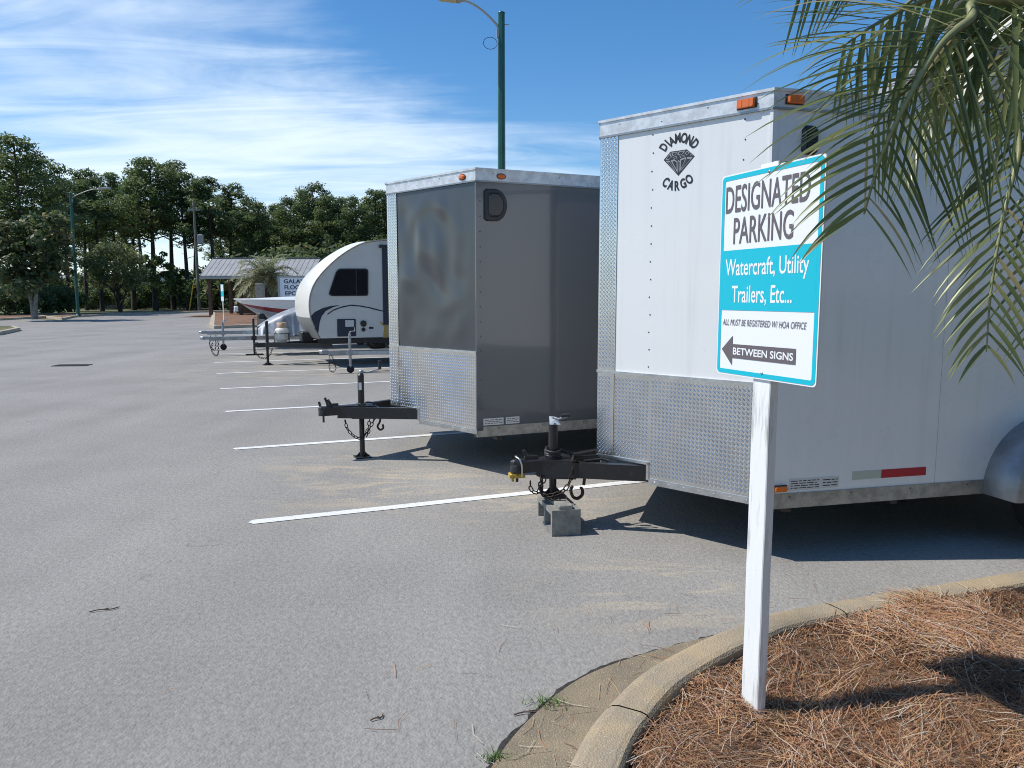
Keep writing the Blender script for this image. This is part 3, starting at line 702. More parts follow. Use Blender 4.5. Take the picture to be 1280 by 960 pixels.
    for a in (0,):
        if kind == 'dented':
            mb.box(-0.004, 0.055, 0.0, Hh - th - 0.012, -0.006, 0.006, SN); mb.box(lv - 0.008, lv + 0.004, 0.0, Hh - th - 0.012, -0.006, 0.007, NV)
            for k in range(17): rivet(mb, SN, 0.032, 0.06 + k * 0.126, 0.006, 0.0065, 1)
        else:
            mb.box(-0.003, 0.030, 0.0, Hh - th - 0.012, -0.006, 0.005, SN); mb.box(lv - 0.016, lv + 0.003, 0.0, Hh - th - 0.012, -0.006, 0.006, NV)
    mb.build('corner_moulding', [M_char if kind == 'dented' else M_white, M_rivet], t)
    return t, dict(NV=NV, SN=SN, SF=SF, FV=FV, lv=lv, Vd=Vd, hw=hw, Hh=Hh, th=th, z0=z0, z1=z1, d=d, w=wv, Npt=np.array(Npt), length=length, rail=rail, gh=gh)
def to_local(info, P):
    r = np.array(P[:2]) - info['Npt']; return np.array([r @ info['d'], r @ info['w'], P[2]])
def side_px(info, u, v):
    """pixel -> (along, up) on the near long side"""
    C2 = info['Npt'] + info['d'] * info['Vd'] - info['w'] * info['hw']
    P = onplane(u, v, (C2[0], C2[1], 0), (info['w'][0], info['w'][1], 0)); l = to_local(info, P); return l[0] - info['Vd'], l[2] - info['z0']
def front_px(info, u, v):
    C2 = info['Npt'] + info['d'] * info['Vd'] - info['w'] * info['hw']; e = C2 - info['Npt']; n = np.array([-e[1], e[0]])
    P = onplane(u, v, (info['Npt'][0], info['Npt'][1], 0), (n[0], n[1], 0)); return float((P[:2] - info['Npt']) @ unit(e)), P[2] - info['z0']

def marker(parent, fr, a, b, c, wd, ht, oval=False):
    mb = MB()
    if oval:
        P = [(a + wd / 2 * math.cos(t), b + ht / 2 * math.sin(t)) for t in np.linspace(0, 2 * math.pi, 20, endpoint=False)]
        P2 = [(a + (wd / 2 + .006) * math.cos(t), b + (ht / 2 + .006) * math.sin(t)) for t in np.linspace(0, 2 * math.pi, 20, endpoint=False)]
        mb.prism(P2, c, c + 0.005, fr, 1); mb.prism(P, c + 0.004, c + 0.022, fr, 0, bev=0.012)
    else:
        mb.box(a - wd / 2 - .006, a + wd / 2 + .006, b - ht / 2 - .004, b + ht / 2 + .004, c, c + 0.007, fr, 1)
        mb.box(a - wd / 2, a + wd / 2, b - ht / 2, b + ht / 2, c + 0.006, c + 0.028, fr, 0, bev=0.006)
        for k in (-1, 1): mb.box(a + k * wd * .2 - .003, a + k * wd * .2 + .003, b - ht * .4, b + ht * .4, c + .028, c + .030, fr, 0)
    return mb.build('marker_light', [M_amber, M_plast], parent)
def stickers(parent, fr, a0, a1, b0, b1, rows, name='data_plate', c=0.001):
    mb = MB(); mb.box(a0, a1, b0, b1, c - .001, c + 0.0015, fr, 0)
    h = (b1 - b0) / (rows + 1)
    for k in range(rows):
        x = a0 + 0.012
        while x < a1 - 0.02:
            wl = random.uniform(0.012, 0.05); mb.box(x, min(x + wl, a1 - .01), b1 - (k + 1) * h - h * .18, b1 - (k + 1) * h + h * .18, c + .001, c + 0.0022, fr, 1); x += wl + 0.008
    return mb.build(name, [M_label, M_ink], parent)

def tongue(t, info, coup_x, jack_x, bz0, bz1, entry, foot_z):
    """A-frame, coupler; local coordinates, tongue lies on y = 0 with negative x ahead of the nose"""
    mb = MB(); NV = info['NV']; lv = info['lv']
    tip = np.array([coup_x + 0.16, 0.0]); en = NV(entry * lv, 0, 0)[:2]
    for s_ in (1, -1):
        e = np.array([en[0], en[1] * s_]); v_ = unit(e - tip); n_ = np.array([-v_[1], v_[0]])
        L = np.linalg.norm(e - tip)
        fr = Fr((tip[0], tip[1], bz0), (*v_, 0), (0, 0, 1), (*n_, 0))
        # C channel
        wd = 0.05
        mb.box(0.0, L + 0.9, 0, bz1 - bz0, -0.004 - wd / 2, 0.004 - wd / 2 + 0.002, fr); mb.box(0, L + 0.9, 0, 0.008, -wd / 2 + .007, wd / 2, fr); mb.box(0, L + 0.9, bz1 - bz0 - 0.008, bz1 - bz0, -wd / 2 + .007, wd / 2, fr)
    # gusset plate around the jack
    mb.prism([(jack_x - 0.10, -0.05), (jack_x + 0.12, -0.13), (jack_x + 0.12, 0.13), (jack_x - 0.10, 0.05)], bz1, bz1 + 0.010)
    mb.prism([(jack_x - 0.10, -0.05), (jack_x + 0.12, -0.13), (jack_x + 0.12, 0.13), (jack_x - 0.10, 0.05)], bz0 - 0.012, bz0)
    mb.box(jack_x + .10, jack_x + .14, -0.15, 0.15, bz0, bz1)
    fr_ = mb.build('tongue_frame', [M_blk], t)
    # coupler
    mb = MB()
    pl = [(coup_x + 0.30, -0.052), (coup_x + 0.30, 0.052), (coup_x + 0.10, 0.036), (coup_x + 0.03, 0.042), (coup_x - 0.01, 0.03), (coup_x - 0.026, 0.0), (coup_x - 0.01, -0.03), (coup_x + 0.03, -0.042), (coup_x + 0.10, -0.036)]
    mb.prism(pl, bz0 + 0.03, bz1 + 0.012, bev=0.012)
    mb.lathe([(0.046, 0), (0.046, 0.04), (0.036, 0.062), (0.015, 0.074)], o=(coup_x + 0.02, 0, bz0 + 0.03), n=16)
    mb.box(coup_x + 0.07, coup_x + 0.16, -0.014, 0.014, bz1 + 0.01, bz1 + 0.034); mb.tube([(coup_x + 0.09, 0, bz1 + .03), (coup_x + 0.065, 0, bz1 + .075)], 0.011)
    mb.tube([(coup_x + 0.02, 0, bz0 + .04), (coup_x + 0.02, 0, bz0 - 0.035)], 0.010)
    cp = mb.build('coupler', [M_blk], t)
    return fr_, cp
def jack(t, x, ztop, zmid, zfoot, r=0.031, plate=0.075, crank=True, hand=1.0):
    mb = MB(); mb.tube([(x, 0, zmid - 0.02), (x, 0, ztop)], r, 16); mb.tube([(x, 0, ztop), (x, 0, ztop + .016)], [r * 1.12, r * .7], 16)
    mb.lathe([(r * 1.5, 0), (r * 1.5, 0.02), (r * 1.05, 0.022)], o=(x, 0, zmid + 0.09), n=16)
    j = mb.build('jack', [M_blk], t)
    mb = MB(); mb.tube([(x, 0, zfoot + 0.01), (x, 0, zmid)], r * 0.8, 14); mb.box(x - plate, x + plate, -plate, plate, zfoot + 0.001, zfoot + 0.011)
    for a, b in ((1, 0), (-1, 0), (0, 1), (0, -1)): mb.add([(x + a * r * .7, b * r * .7, zfoot + .011), (x + a * plate * .9, b * plate * .9, zfoot + .011), (x + a * r * .7, b * r * .7, zfoot + .06)], [(0, 1, 2)])
    mb.build('jack_foot', [M_blk], j)
    return j

# ------------------------------------------------------------------ white cargo trailer
T1, I1 = cargo_trailer('cargo_trailer', 'white enclosed cargo trailer with black diamond emblem and tread plate front', (0.582, 5.11), (1.435, 4.315), 76.0, 0.365, 2.67, 3.75, M_white, M_white, 'white')
# emblem and lettering on the near front face
def emblem(t, info):
    NV = info['NV']
    def P(u, v): return front_px(info, u, v)
    zp = lambda x, y: P(810 + x / 10.66, 155 + y / 10.66)     # survey crop
    out = [zp(*q) for q in ((210, 480), (300, 370), (520, 338), (622, 428), (405, 690))]
    mb = MB(); mb.prism(out, 0.0, 0.0015, NV, 0)
    facets = [((235, 478), (300, 385), (320, 440), (275, 480)), ((315, 380), (400, 368), (370, 410), (330, 430)), ((415, 366), (500, 352), (470, 398), (420, 420), (390, 405)), ((525, 355), (560, 385), (520, 415), (490, 395)), ((570, 395), (602, 428), (560, 425)),
              ((240, 492), (290, 490), (380, 650)), ((305, 488), (350, 470), (395, 500), (398, 655)), ((405, 480), (425, 495), (415, 640), (402, 500)), ((430, 470), (510, 440), (500, 490), (420, 640)), ((525, 440), (598, 440), (425, 640), (510, 500)),
              ((330, 445), (385, 425), (395, 470), (360, 465)), ((420, 435), (470, 415), (500, 430), (440, 455))]
    for fc in facets:
        pts = [zp(*q) for q in fc]; cx = sum(q[0] for q in pts) / len(pts); cy = sum(q[1] for q in pts) / len(pts)
        # outlined facets: grey sliver with a dark core
        mb.add([NV(*q, 0.0022) for q in pts], [tuple(range(len(pts)))], 1)
        mb.add([NV(cx + (q[0] - cx) * .62, cy + (q[1] - cy) * .62, 0.0029) for q in pts], [tuple(range(len(pts)))], 0)
    mb.build('emblem', [M_ink, M_inkgrey], t)
    for word, pts in (('DIAMOND', [(208, 305, 58), (262, 250, 48), (318, 225, 28), (398, 185, 4), (483, 182, -6), (558, 212, -26), (628, 262, -46)]), ('CARGO', [(240, 772, -36), (308, 812, -18), (388, 820, 2), (468, 790, 20), (548, 733, 38)])):
        mb = MB()
        for ch, (x, y, ro) in zip(word, pts):
            a, b = zp(x, y); V, Fc = text_mesh(ch, 0.05)
            W = V[:, 0].max(); hgt = 0.056; ca, sa = math.cos(R_(ro)), math.sin(R_(ro))
            # the sides of the letters lean a little with the arc
            Vn = [((q[0] - W / 2) * hgt * 0.70, (q[1] - 0.5) * hgt) for q in V]
            mb.add([NV(a + ca * q[0] - sa * q[1], b + sa * q[0] + ca * q[1], 0.0018) for q in Vn], Fc)
        mb.build('lettering', [M_ink], t)
emblem(T1, I1)
a, b = front_px(I1, 935, 127); marker(I1['rail'], I1['NV'], a, I1['Hh'] - 0.05, 0.010, 0.105, 0.048)
a, b = side_px(I1, 992, 121); marker(I1['rail'], I1['SN'], a, I1['Hh'] - 0.048, 0.010, 0.10, 0.045)
SN = I1['SN']
a0, b0 = side_px(I1, 968, 613); a1, b1 = side_px(I1, 983, 606)
marker(T1, SN, (a0 + a1) / 2 - .01, 0.066, 0.002, 0.085, 0.032)
a0, _ = side_px(I1, 986, 605); a1, _ = side_px(I1, 1025, 605); a2, _ = side_px(I1, 1048, 605)
stickers(T1, SN, a0, a1, 0.048, 0.118, 4); stickers(T1, SN, a1 + .006, a2, 0.05, 0.118, 3)
a0, _ = side_px(I1, 1065, 598); am, _ = side_px(I1, 1101, 598); a1, _ = side_px(I1, 1157, 592)
mb = MB(); mb.box(a0, am, 0.088, 0.140, -.001, 0.0018, SN, 0); mb.box(am, a1, 0.088, 0.140, -.001, 0.0018, SN, 1); mb.build('reflective_tape', [M_tape, M_red], T1)
# side vent
a0, b0 = side_px(I1, 1001, 193); a1, b1 = side_px(I1, 1022, 158)
mb = MB(); mb.box(a0, a1, b0, b1, -.002, 0.03, SN, bev=0.02)
for k in range(6): mb.box(a0 + .02, a1 - .02, b0 + .03 + k * (b1 - b0 - .06) / 6, b0 + .042 + k * (b1 - b0 - .06) / 6, 0.03, 0.036, SN)
mb.build('side_vent', [M_plast], T1)
# fender over the axle and wheels
af, bf = side_px(I1, 1228, 607)
wx = I1['Vd'] + af + 0.47; fw = 0.24; rr = 0.47
def fender(t, info, wx, s_, tandem=0.86):
    mb = MB(); y0 = -info['hw'] * 1.0 * s_
    n = 16; zc = 0.33
    prof = [(wx - rr, zc - .02)] + [(wx - rr * math.cos(q), zc + rr * math.sin(q)) for q in np.linspace(0.08, math.pi / 2, n)] + [(wx + tandem + rr * math.sin(q), zc + rr * math.cos(q)) for q in np.linspace(0, math.pi / 2 - .08, n)] + [(wx + tandem + rr, zc - .02)]
    k = len(prof); yo = y0 - fw * s_
    V = [(x, y0, z) for x, z in prof] + [(x, yo, z) for x, z in prof] + [(x + (wx + tandem / 2 - x) * 0.035, yo - 0.012 * s_, z - 0.02 if i not in (0, k - 1) else z) for i, (x, z) in enumerate(prof)] + [(x + (wx + tandem / 2 - x) * 0.07, yo - 0.010 * s_, max(z - 0.05, zc - .02)) for i, (x, z) in enumerate(prof)]
    Fc = [(r * k + i, r * k + i + 1, (r + 1) * k + i + 1, (r + 1) * k + i) for r in range(3) for i in range(k - 1)]
    mb.add(V, Fc, 0, True); fo = mb.build('fender', [M_fender], t)
    for dx in (0.03, tandem - 0.03): wheel(t, wx + dx, y0 - 0.13 * s_, 0.335, 0.2, -s_)
    return fo
fender(T1, I1, wx, 1); fender(T1, I1, wx, -1)
mb = MB()
for k in range(5): mb.box(I1['Vd'] + 0.2 + k * 0.75, I1['Vd'] + 0.25 + k * .75, -I1['hw'] + .05, I1['hw'] - .05, 0.27, 0.36)
for s_ in (-1, 1): mb.box(I1['Vd'] + .1, I1['Vd'] + 3.7, s_ * .7 - .03, s_ * .7 + .03, 0.255, 0.355)
for dx in (0.03, 0.83): mb.tube([(wx + dx, -I1['hw'], .33), (wx + dx, I1['hw'], .33)], 0.035)
mb.build('underframe', [M_blk], T1)
# tongue, coupler, jack
cx1 = -0.585; jx1 = -0.315
tf, cp = tongue(T1, I1, cx1, jx1, 0.352, 0.455, 0.31, 0.2)
j1 = jack(T1, jx1, 0.70, 0.37, 0.208)
mb = MB()
mb.tube([(jx1, 0, 0.715), (jx1 - .005, 0, 0.745)], 0.016, 10, 0); mb.tube([(jx1 - .01, 0, .742), (jx1 + .03, -.03, .735), (jx1 + .085, -.05, .752)], 0.007, 8, 0); mb.tube([(jx1 + .045, -.035, .756), (jx1 + .10, -.05, .762)], 0.014, 10, 1)
mb.add([(jx1 - .035, -.035, .70), (jx1 + .045, -.03, .695), (jx1 + .02, -.01, .745), (jx1 - .03, -.005, .752)], [(0, 1, 2, 3)], 2)
mb.build('crank', [M_galv, M_plast, M_signw], j1)
# coil of black cable on the jack
mb = MB(); pts = []
for k in range(80):
    q = k / 80 * 5 * 2 * math.pi; pts.append((jx1 + (0.05 + .006 * math.sin(q * 3.3)) * math.cos(q), (0.05 + .005 * math.cos(q * 2.1)) * math.sin(q), 0.475 + k / 80 * 0.055 + .012 * math.sin(q)))
pts += [(jx1 + .10, -.03, .50), (jx1 + .16, -.05, .475), (jx1 + .3, -.02, .47), (jx1 + .42, .03, .46)]
mb.tube(pts, 0.0085, 6); mb.build('wiring_cable', [M_plast], T1)
mb = MB(); 
mb.tube([(jx1 + .18, -.12, .46), (jx1 + .30, -.13, .47), (jx1 + .34, -.16, .46)], .009, 6); mb.build('cable_loop', [M_plast], T1)
chain('safety_chain', [(jx1 + .12, -.085, .50), (jx1 + .10, -.115, .47), (jx1 + .09, -.125, .36), (jx1 + .04, -.12, .27), (jx1 - .06, -.10, .235), (jx1 - .10, -.07, .25), (jx1 - .10, -.05, .34)], [M_rust], T1, 0.014, 0.005, 0.04)
chain('safety_chain', [(jx1 - .08, -.04, .345), (jx1 - .10, -.06, .27), (jx1 - .05, -.09, .215), (jx1 + .0, -.115, .212)], [M_rust], T1, 0.012, 0.0045, 0.036)
chain('safety_chain', [(jx1 - .17, -.04, .345), (jx1 - .165, -.05, .27), (jx1 - .12, -.06, .255), (jx1 - .07, -.05, .345)], [M_rust], T1, 0.012, 0.0045, 0.036)
mb = MB()
hk = [(jx1 + .10, -.125, .30), (jx1 + .085, -.13, .27), (jx1 + .10, -.132, .225), (jx1 + .135, -.13, .212), (jx1 + .165, -.13, .235), (jx1 + .165, -.13, .27), (jx1 + .15, -.13, .285)]
mb.tube(catmull(hk, 5), [0.006] + [0.011] * 28 + [0.007] * 2, 8); mb.tube([(jx1 + .175, -.13, .30), (jx1 + .18, -.13, .345)], 0.011, 8)
mb.build('chain_hook', [M_rust], T1)
lk = thing('coupler_lock', 'yellow and silver padlock clamped on the white trailer hitch', 'lock', (0, 0, 0))
w_lk = np.array([*(I1['Npt'] + I1['d'] * (cx1 + .01)), 0.0]); lk.location = (float(w_lk[0]), float(w_lk[1]), 0.36); lk.rotation_euler = (0, 0, math.atan2(I1['d'][1], I1['d'][0]))
mb = MB(); mb.box(-.045, .06, -.034, .034, -.012, .018, m=0, bev=.006); mb.box(-.05, .0, -.045, -.034, -.008, .014); mb.tube([(-.02, -.0, -.012), (-.02, -.0, -.04)], .009, 8); mb.build('lock_body', [M_yel], lk)
mb = MB(); mb.tube(catmull([(.03, -.052, .0), (.03, -.056, .06), (.02, -.045, .11), (.0, 0, .128), (.02, .045, .11), (.03, .052, 0)], 5), .0065, 8); mb.build('shackle', [M_brass], lk)

# concrete block under the jack
bl_o = gz(690, 671); bl_dir = unit((gz(667, 644) - bl_o)[:2]); ang_b = math.atan2(bl_dir[1], bl_dir[0])
blk = thing('concrete_block', 'hollow grey concrete block under the jack of the white trailer', 'block', (bl_o[0], bl_o[1], 0), ang_b)
mb = MB()   # local x along the block, -y to the right; cores run through y
Wb, Lb, Hb = -0.193, 0.395, 0.172
def yb(x0, x1, z0_, z1_, ya=Wb, ybb=0.0): mb.box(x0, x1, ya, ybb, z0_, z1_)
yb(0, .034, 0.002, Hb); yb(.178, .212, .034, Hb - .034); yb(.361, .395, .034, Hb); yb(.034, .361, 0.002, .034); yb(.034, .361, Hb - .034, Hb); 
mb.build('shell', [M_block], blk)
mb = MB(); mb.box(.006, .30, Wb + .052, -.045, Hb + .0005, Hb + .030, bev=.006); mb.build('top_web', [M_block], blk)

# ------------------------------------------------------------------ charcoal cargo trailer
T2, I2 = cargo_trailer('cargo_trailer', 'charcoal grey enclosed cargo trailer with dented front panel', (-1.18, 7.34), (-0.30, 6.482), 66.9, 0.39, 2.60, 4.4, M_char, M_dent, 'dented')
SN2 = I2['SN']
a, b = front_px(I2, 579, 220.5); marker(I2['rail'], I2['NV'], a, I2['Hh'] - .052, 0.010, 0.075, 0.042, True)
a, b = side_px(I2, 626, 221); marker(I2['rail'], SN2, a, I2['Hh'] - .05, 0.010, 0.075, 0.038, True)
a0, b0 = side_px(I2, 605, 276); a1, b1 = side_px(I2, 633, 237.5)
def dshape(a0, a1, b0, b1, k=0.0):
    r = (b1 - b0) / 2; xm = a1 - min(r, (a1 - a0) * .52); cy = (b0 + b1) / 2
    P = [(a0 + k, b0 + k + .02), (a0 + k + .02, b0 + k), (xm, b0 + k)] + [(xm + (a1 - xm - k) * math.sin(q), cy - (r - k) * math.cos(q)) for q in np.linspace(0.15, math.pi - .15, 14)] + [(xm, b1 - k), (a0 + k + .02, b1 - k), (a0 + k, b1 - k - .02)]
    return P
mb = MB(); mb.prism(dshape(a0, a1, b0, b1), -.002, 0.022, SN2, 0, bev=0.008); mb.prism(dshape(a0, a1, b0, b1, .032), 0.02, 0.040, SN2, 1, bev=0.014); mb.build('side_vent', [M_plast, pmat('smoked_plastic', (0.022, 0.024, 0.028), 0.18)], T2)
a0, _ = side_px(I2, 604, 528); a1, _ = side_px(I2, 629, 528); a2, _ = side_px(I2, 632, 528); a3, _ = side_px(I2, 649, 528)
stickers(T2, SN2, a0, a1, .045, .105, 3, c=.006); stickers(T2, SN2, a2, a3, .045, .105, 3, c=.003)
wx2 = I2['Vd'] + 2.0
fender(T2, I2, wx2, 1); fender(T2, I2, wx2, -1)
mb = MB()
for k in range(6): mb.box(I2['Vd'] + 0.2 + k * 0.75, I2['Vd'] + 0.25 + k * .75, -I2['hw'] + .05, I2['hw'] - .05, 0.29, 0.385)
for s_ in (-1, 1): mb.box(I2['Vd'] + .1, I2['Vd'] + 4.3, s_ * .8 - .03, s_ * .8 + .03, 0.27, 0.38)
for dx in (0.03, 0.83): mb.tube([(wx2 + dx, -I2['hw'], .33), (wx2 + dx, I2['hw'], .33)], 0.035)
mb.build('underframe', [M_blk], T2)
cx2, jx2 = -0.67, -0.29
tongue(T2, I2, cx2, jx2, 0.40, 0.505, 0.31, 0)
j2 = jack(T2, jx2, 0.80, 0.42, 0.0)
mb = MB()
mb.tube(catmull([(jx2, 0, .815), (jx2 + .005, 0, .835), (jx2 + .06, -.03, .83), (jx2 + .13, -.05, .848), (jx2 + .17, -.06, .852)], 4), .007, 8, 0); mb.tube([(jx2 + .172, -.06, .855), (jx2 + .172, -.06, .94)], .016, 10, 1)
mb.lathe([(.025, 0), (.025, .018), (.015, .026)], o=(jx2 + .005, 0, .822), n=12, m=0)
mb.box(jx2 - .028, jx2 + .0, -.0315, -.0305, .66, .73, m=2); mb.build('crank', [M_galv, M_plast, M_signw], j2)
chain('safety_chain', [(jx2 - .17, -.04, .40), (jx2 - .15, -.06, .30), (jx2 - .09, -.07, .225), (jx2 - .02, -.06, .20), (jx2 + .04, -.06, .27), (jx2 + .07, -.05, .39)], [M_rust], T2, 0.013, .0045, .037)
chain('safety_chain', [(jx2 + .05, -.07, .53), (jx2 + .09, -.09, .46), (jx2 + .10, -.09, .38), (jx2 + .06, -.09, .30), (jx2 + .03, -.08, .22)], [M_rust], T2, 0.013, .0045, .037)
mb = MB(); mb.tube(catmull([(jx2 + .16, -.1, .46), (jx2 + .155, -.1, .36), (jx2 + .13, -.1, .31), (jx2 + .155, -.1, .275), (jx2 + .185, -.1, .29), (jx2 + .18, -.1, .325)], 5), .010, 8); mb.build('chain_hook', [M_rust], T2)
mb = MB(); mb.tube(catmull([(jx2 - .0, -.04, .49), (jx2 + .03, -.05, .54), (jx2 + .1, -.06, .53), (jx2 + .13, -.07, .47)], 5), .008, 6); mb.tube(catmull([(jx2 - .03, -.035, .53), (jx2 - .06, -.045, .46), (jx2 - .02, -.04, .36), (jx2, -.04, .21)], 5), .006, 6); mb.build('wiring_cable', [M_plast], T2)
mb = MB()   # open latch lever of the coupler
mb.tube([(cx2 + .0, .02, .50), (cx2 - .015, .02, .56)], .012, 8); mb.tube([(cx2 + .07, -.01, .51), (cx2 + .035, -.015, .60)], .012, 8); mb.box(cx2 + .05, cx2 + .16, -.018, .018, .515, .54)
mb.build('coupler_latch', [M_blk], T2)

# ------------------------------------------------------------------ sign on the island
def two_by_four_sign(full=True):
    tl = aty(891, 220, 2.80); tr = aty(1020, 193, 2.33)
    # keep the panel vertical: plan points from depth, heights from the right edge
    A = np.array([tl[0] - 0.012, tl[1]]); B = np.array([tr[0] - 0.008, tr[1]])
    L_ = aty(888.5, 340, 2.80); R2 = aty(1014.5, 340, 2.33); A = L_[:2]; B = R2[:2]
    zt = aty(1028, 189.5, 2.33)[2]; zb = aty(1016, 485.5, 2.33)[2]
    return A, B, zb, zt
A, B, zb, zt = two_by_four_sign()
exs = unit(B - A); wS = float(np.linalg.norm(B - A)); hS = zt - zb
pz = float(hill(0.834, 2.5))
gpost = gz(936, 886, pz + 0.02)
mid_ = (A + B) / 2
nrm = np.array([-exs[1], exs[0]]) * -1    # facing left/towards the road
if nrm @ np.array([-1, -.3]) < 0: nrm = -nrm
sg = thing('parking_sign', 'white and cyan designated parking sign on a white wooden post in pine straw', 'sign', (gpost[0], gpost[1], 0))
o2 = gpost[:2]
# post: 38 x 89 mm, broad face to the panel
PF = Fr((0, 0, 0), (*exs, 0), (0, 0, 1), (*nrm, 0))
mid_rel = mid_ - o2; along = float(mid_rel @ exs); outn = float(mid_rel @ nrm)
mb = MB(); topz = zt + 0.012
lean = (along * 0.0)
bb = 0.003
for (x0, x1, z0_, z1_) in ((-0.0445, 0.0445, 0.02, topz),):
    prof = [(x0 + bb, -0.038), (x1 - bb, -0.038), (x1, -0.038 + bb), (x1, -bb), (x1 - bb, 0), (x0 + bb, 0), (x0, -bb), (x0, -0.038 + bb)]
    n = 8; V = []; nz_ = 24
    for k in range(nz_ + 1):
        z = z0_ + (z1_ - z0_) * k / nz_
        V += [PF(px_ + 0.0006 * math.sin(k * 1.7), z, c_ + 0.0008 * math.sin(k * 1.1)) for px_, c_ in prof]
    Fc = [(k * n + j, k * n + (j + 1) % n, (k + 1) * n + (j + 1) % n, (k + 1) * n + j) for k in range(nz_) for j in range(n)] + [tuple(range(n))[::-1], tuple(range(nz_ * n, nz_ * n + n))]
    mb.add(V, Fc)
mb.build('post', [M_post], sg)
# panel
mid_w = wS / 2
SF_ = Fr((*( (A - o2) - nrm * (outn - 0.004)), zb), (*exs, 0), (0, 0, 1), (*nrm, 0))
rr_ = 0.016
def rrect(x0, x1, y0, y1, r, n=5):
    P = []
    for cx, cy, q0 in ((x1 - r, y0 + r, -90), (x1 - r, y1 - r, 0), (x0 + r, y1 - r, 90), (x0 + r, y0 + r, 180)):
        P += [(cx + r * math.cos(R_(q0 + 90 * k / n)), cy + r * math.sin(R_(q0 + 90 * k / n))) for k in range(n + 1)]
    return P
flip = (np.cross([*exs, 0], [0, 0, 1]) @ np.array([*nrm, 0])) < 0
mb = MB(); mb.prism(rrect(0, wS, 0, hS, rr_), -0.002, 0.003, SF_); panel = mb.build('panel', [M_signw], sg)
def fx(t): return t * wS
def fy(t): return (1 - t) * hS
mb = MB(); po = rrect(0.005, wS - .005, 0.005, hS - .005, rr_); pi_ = rrect(0.0205, wS - .0205, .0205, hS - .0205, .006); n = len(po)
mb.add([SF_(*q, .004) for q in po] + [SF_(*q, .004) for q in pi_], [(i, (i + 1) % n, n + (i + 1) % n, n + i) for i in range(n)])
mb.add([SF_(a, b, .0042) for a, b in ((.02, fy(.672)), (wS - .02, fy(.672)), (wS - .02, fy(.374)), (.02, fy(.374)))], [(0, 1, 2, 3)])
mb.build('border', [M_cyan], panel)
for txt, xa, xb, yb_, yt_, cc, mi_, bo, sh_ in (('DESIGNATED', .055, .88, .187, .055, .0046, 0, .012, 0), ('PARKING', .15, .745, .342, .212, .0046, 0, .012, 0), ('Watercraft, Utility', .075, .90, .498, .415, .0049, 1, .014, 0),
                                          ('Trailers, Etc...', .155, .76, .632, .548, .0049, 1, .014, 0), ('ALL MUST BE REGISTERED W/ HOA OFFICE', .06, .90, .748, .716, .0046, 0, 0, .25)):
    mb = MB(); put_text(mb, txt, SF_, fx(xa), fx(xb), fy(yb_), fy(yt_), cc, 0, bold=bo, shear=sh_); mb.build('lettering', [M_signw if mi_ else M_gtext], panel)
mb = MB(); mb.add([SF_(fx(a), fy(b), .0046) for a, b in ((.06, .872), (.18, .800), (.18, .842), (.815, .838), (.815, .910), (.18, .912), (.18, .950))], [(0, 6, 5, 4, 3, 2, 1)], 0); arw = mb.build('arrow', [M_gtext], panel)
mb = MB(); put_text(mb, 'BETWEEN SIGNS', SF_, fx(.19), fx(.795), fy(.893), fy(.858), .0052, 0, bold=0.028); mb.build('lettering', [M_signw], panel)
for q in (.03, .975):
    mb = MB(); rivet(mb, SF_, along + 0.0 - float((A - o2) @ exs), hS * q, .003, .006); mb.build('screw', [M_galv], panel)

# ------------------------------------------------------------------ caravan
def loc_frame(P, ang):
    d = np.array([math.sin(R_(ang)), math.cos(R_(ang))]); w_ = np.array([-d[1], d[0]])
    def L(Q): r = np.array(Q[:2]) - np.array(P[:2]); return np.array([r @ d, r @ w_, Q[2]])
    return d, w_, L
Jc = gz(335, 456); dc, wc, Lc = loc_frame(Jc, 66.9)
CV = thing('travel_trailer', 'cream teardrop travel trailer with navy swoosh and dark side window', 'caravan', (Jc[0], Jc[1], 0), math.atan2(dc[1], dc[0]))
HWc = 1.12
def cpx(u, v):
    P = onplane(u, v, (*(np.array(Jc[:2]) - wc * HWc), 0), (wc[0], wc[1], 0)); l = Lc(P); return float(l[0]), float(l[2])
z8 = lambda x, y: cpx(340 + x / 5.05, 290 + y / 5.05)
front = [z8(*q) for q in ((308, 672), (290, 640), (250, 560), (235, 480), (240, 400), (270, 320), (330, 240), (430, 150), (548, 80), (640, 58), (735, 50))]
front = [(float(q[0]), float(q[2])) for q in catmull([(a, 0, b) for a, b in front], 4)]
xr = front[-1][0]; zr = front[-1][1]; zf = front[0][1]
rear = [(xr + 0.8, zr - .02), (xr + 1.8, zr - .22), (xr + 2.7, zr - .62), (xr + 3.3, zr - 1.2), (xr + 3.5, zr - 1.8), (xr + 3.4, zf)]
outl = front + [(float(q[0]), float(q[2])) for q in catmull([(a, 0, b) for a, b in rear], 3)]
CN = Fr((0, -HWc, 0), (1, 0, 0), (0, 0, 1))
mb = MB(); nO = len(outl)
V = [(x, -HWc, z) for x, z in outl] + [(x, HWc, z) for x, z in outl]
mb.add(V, [tuple(range(nO)), tuple(range(nO, 2 * nO))[::-1]], 0); mb.build('body', [M_cara], CV)
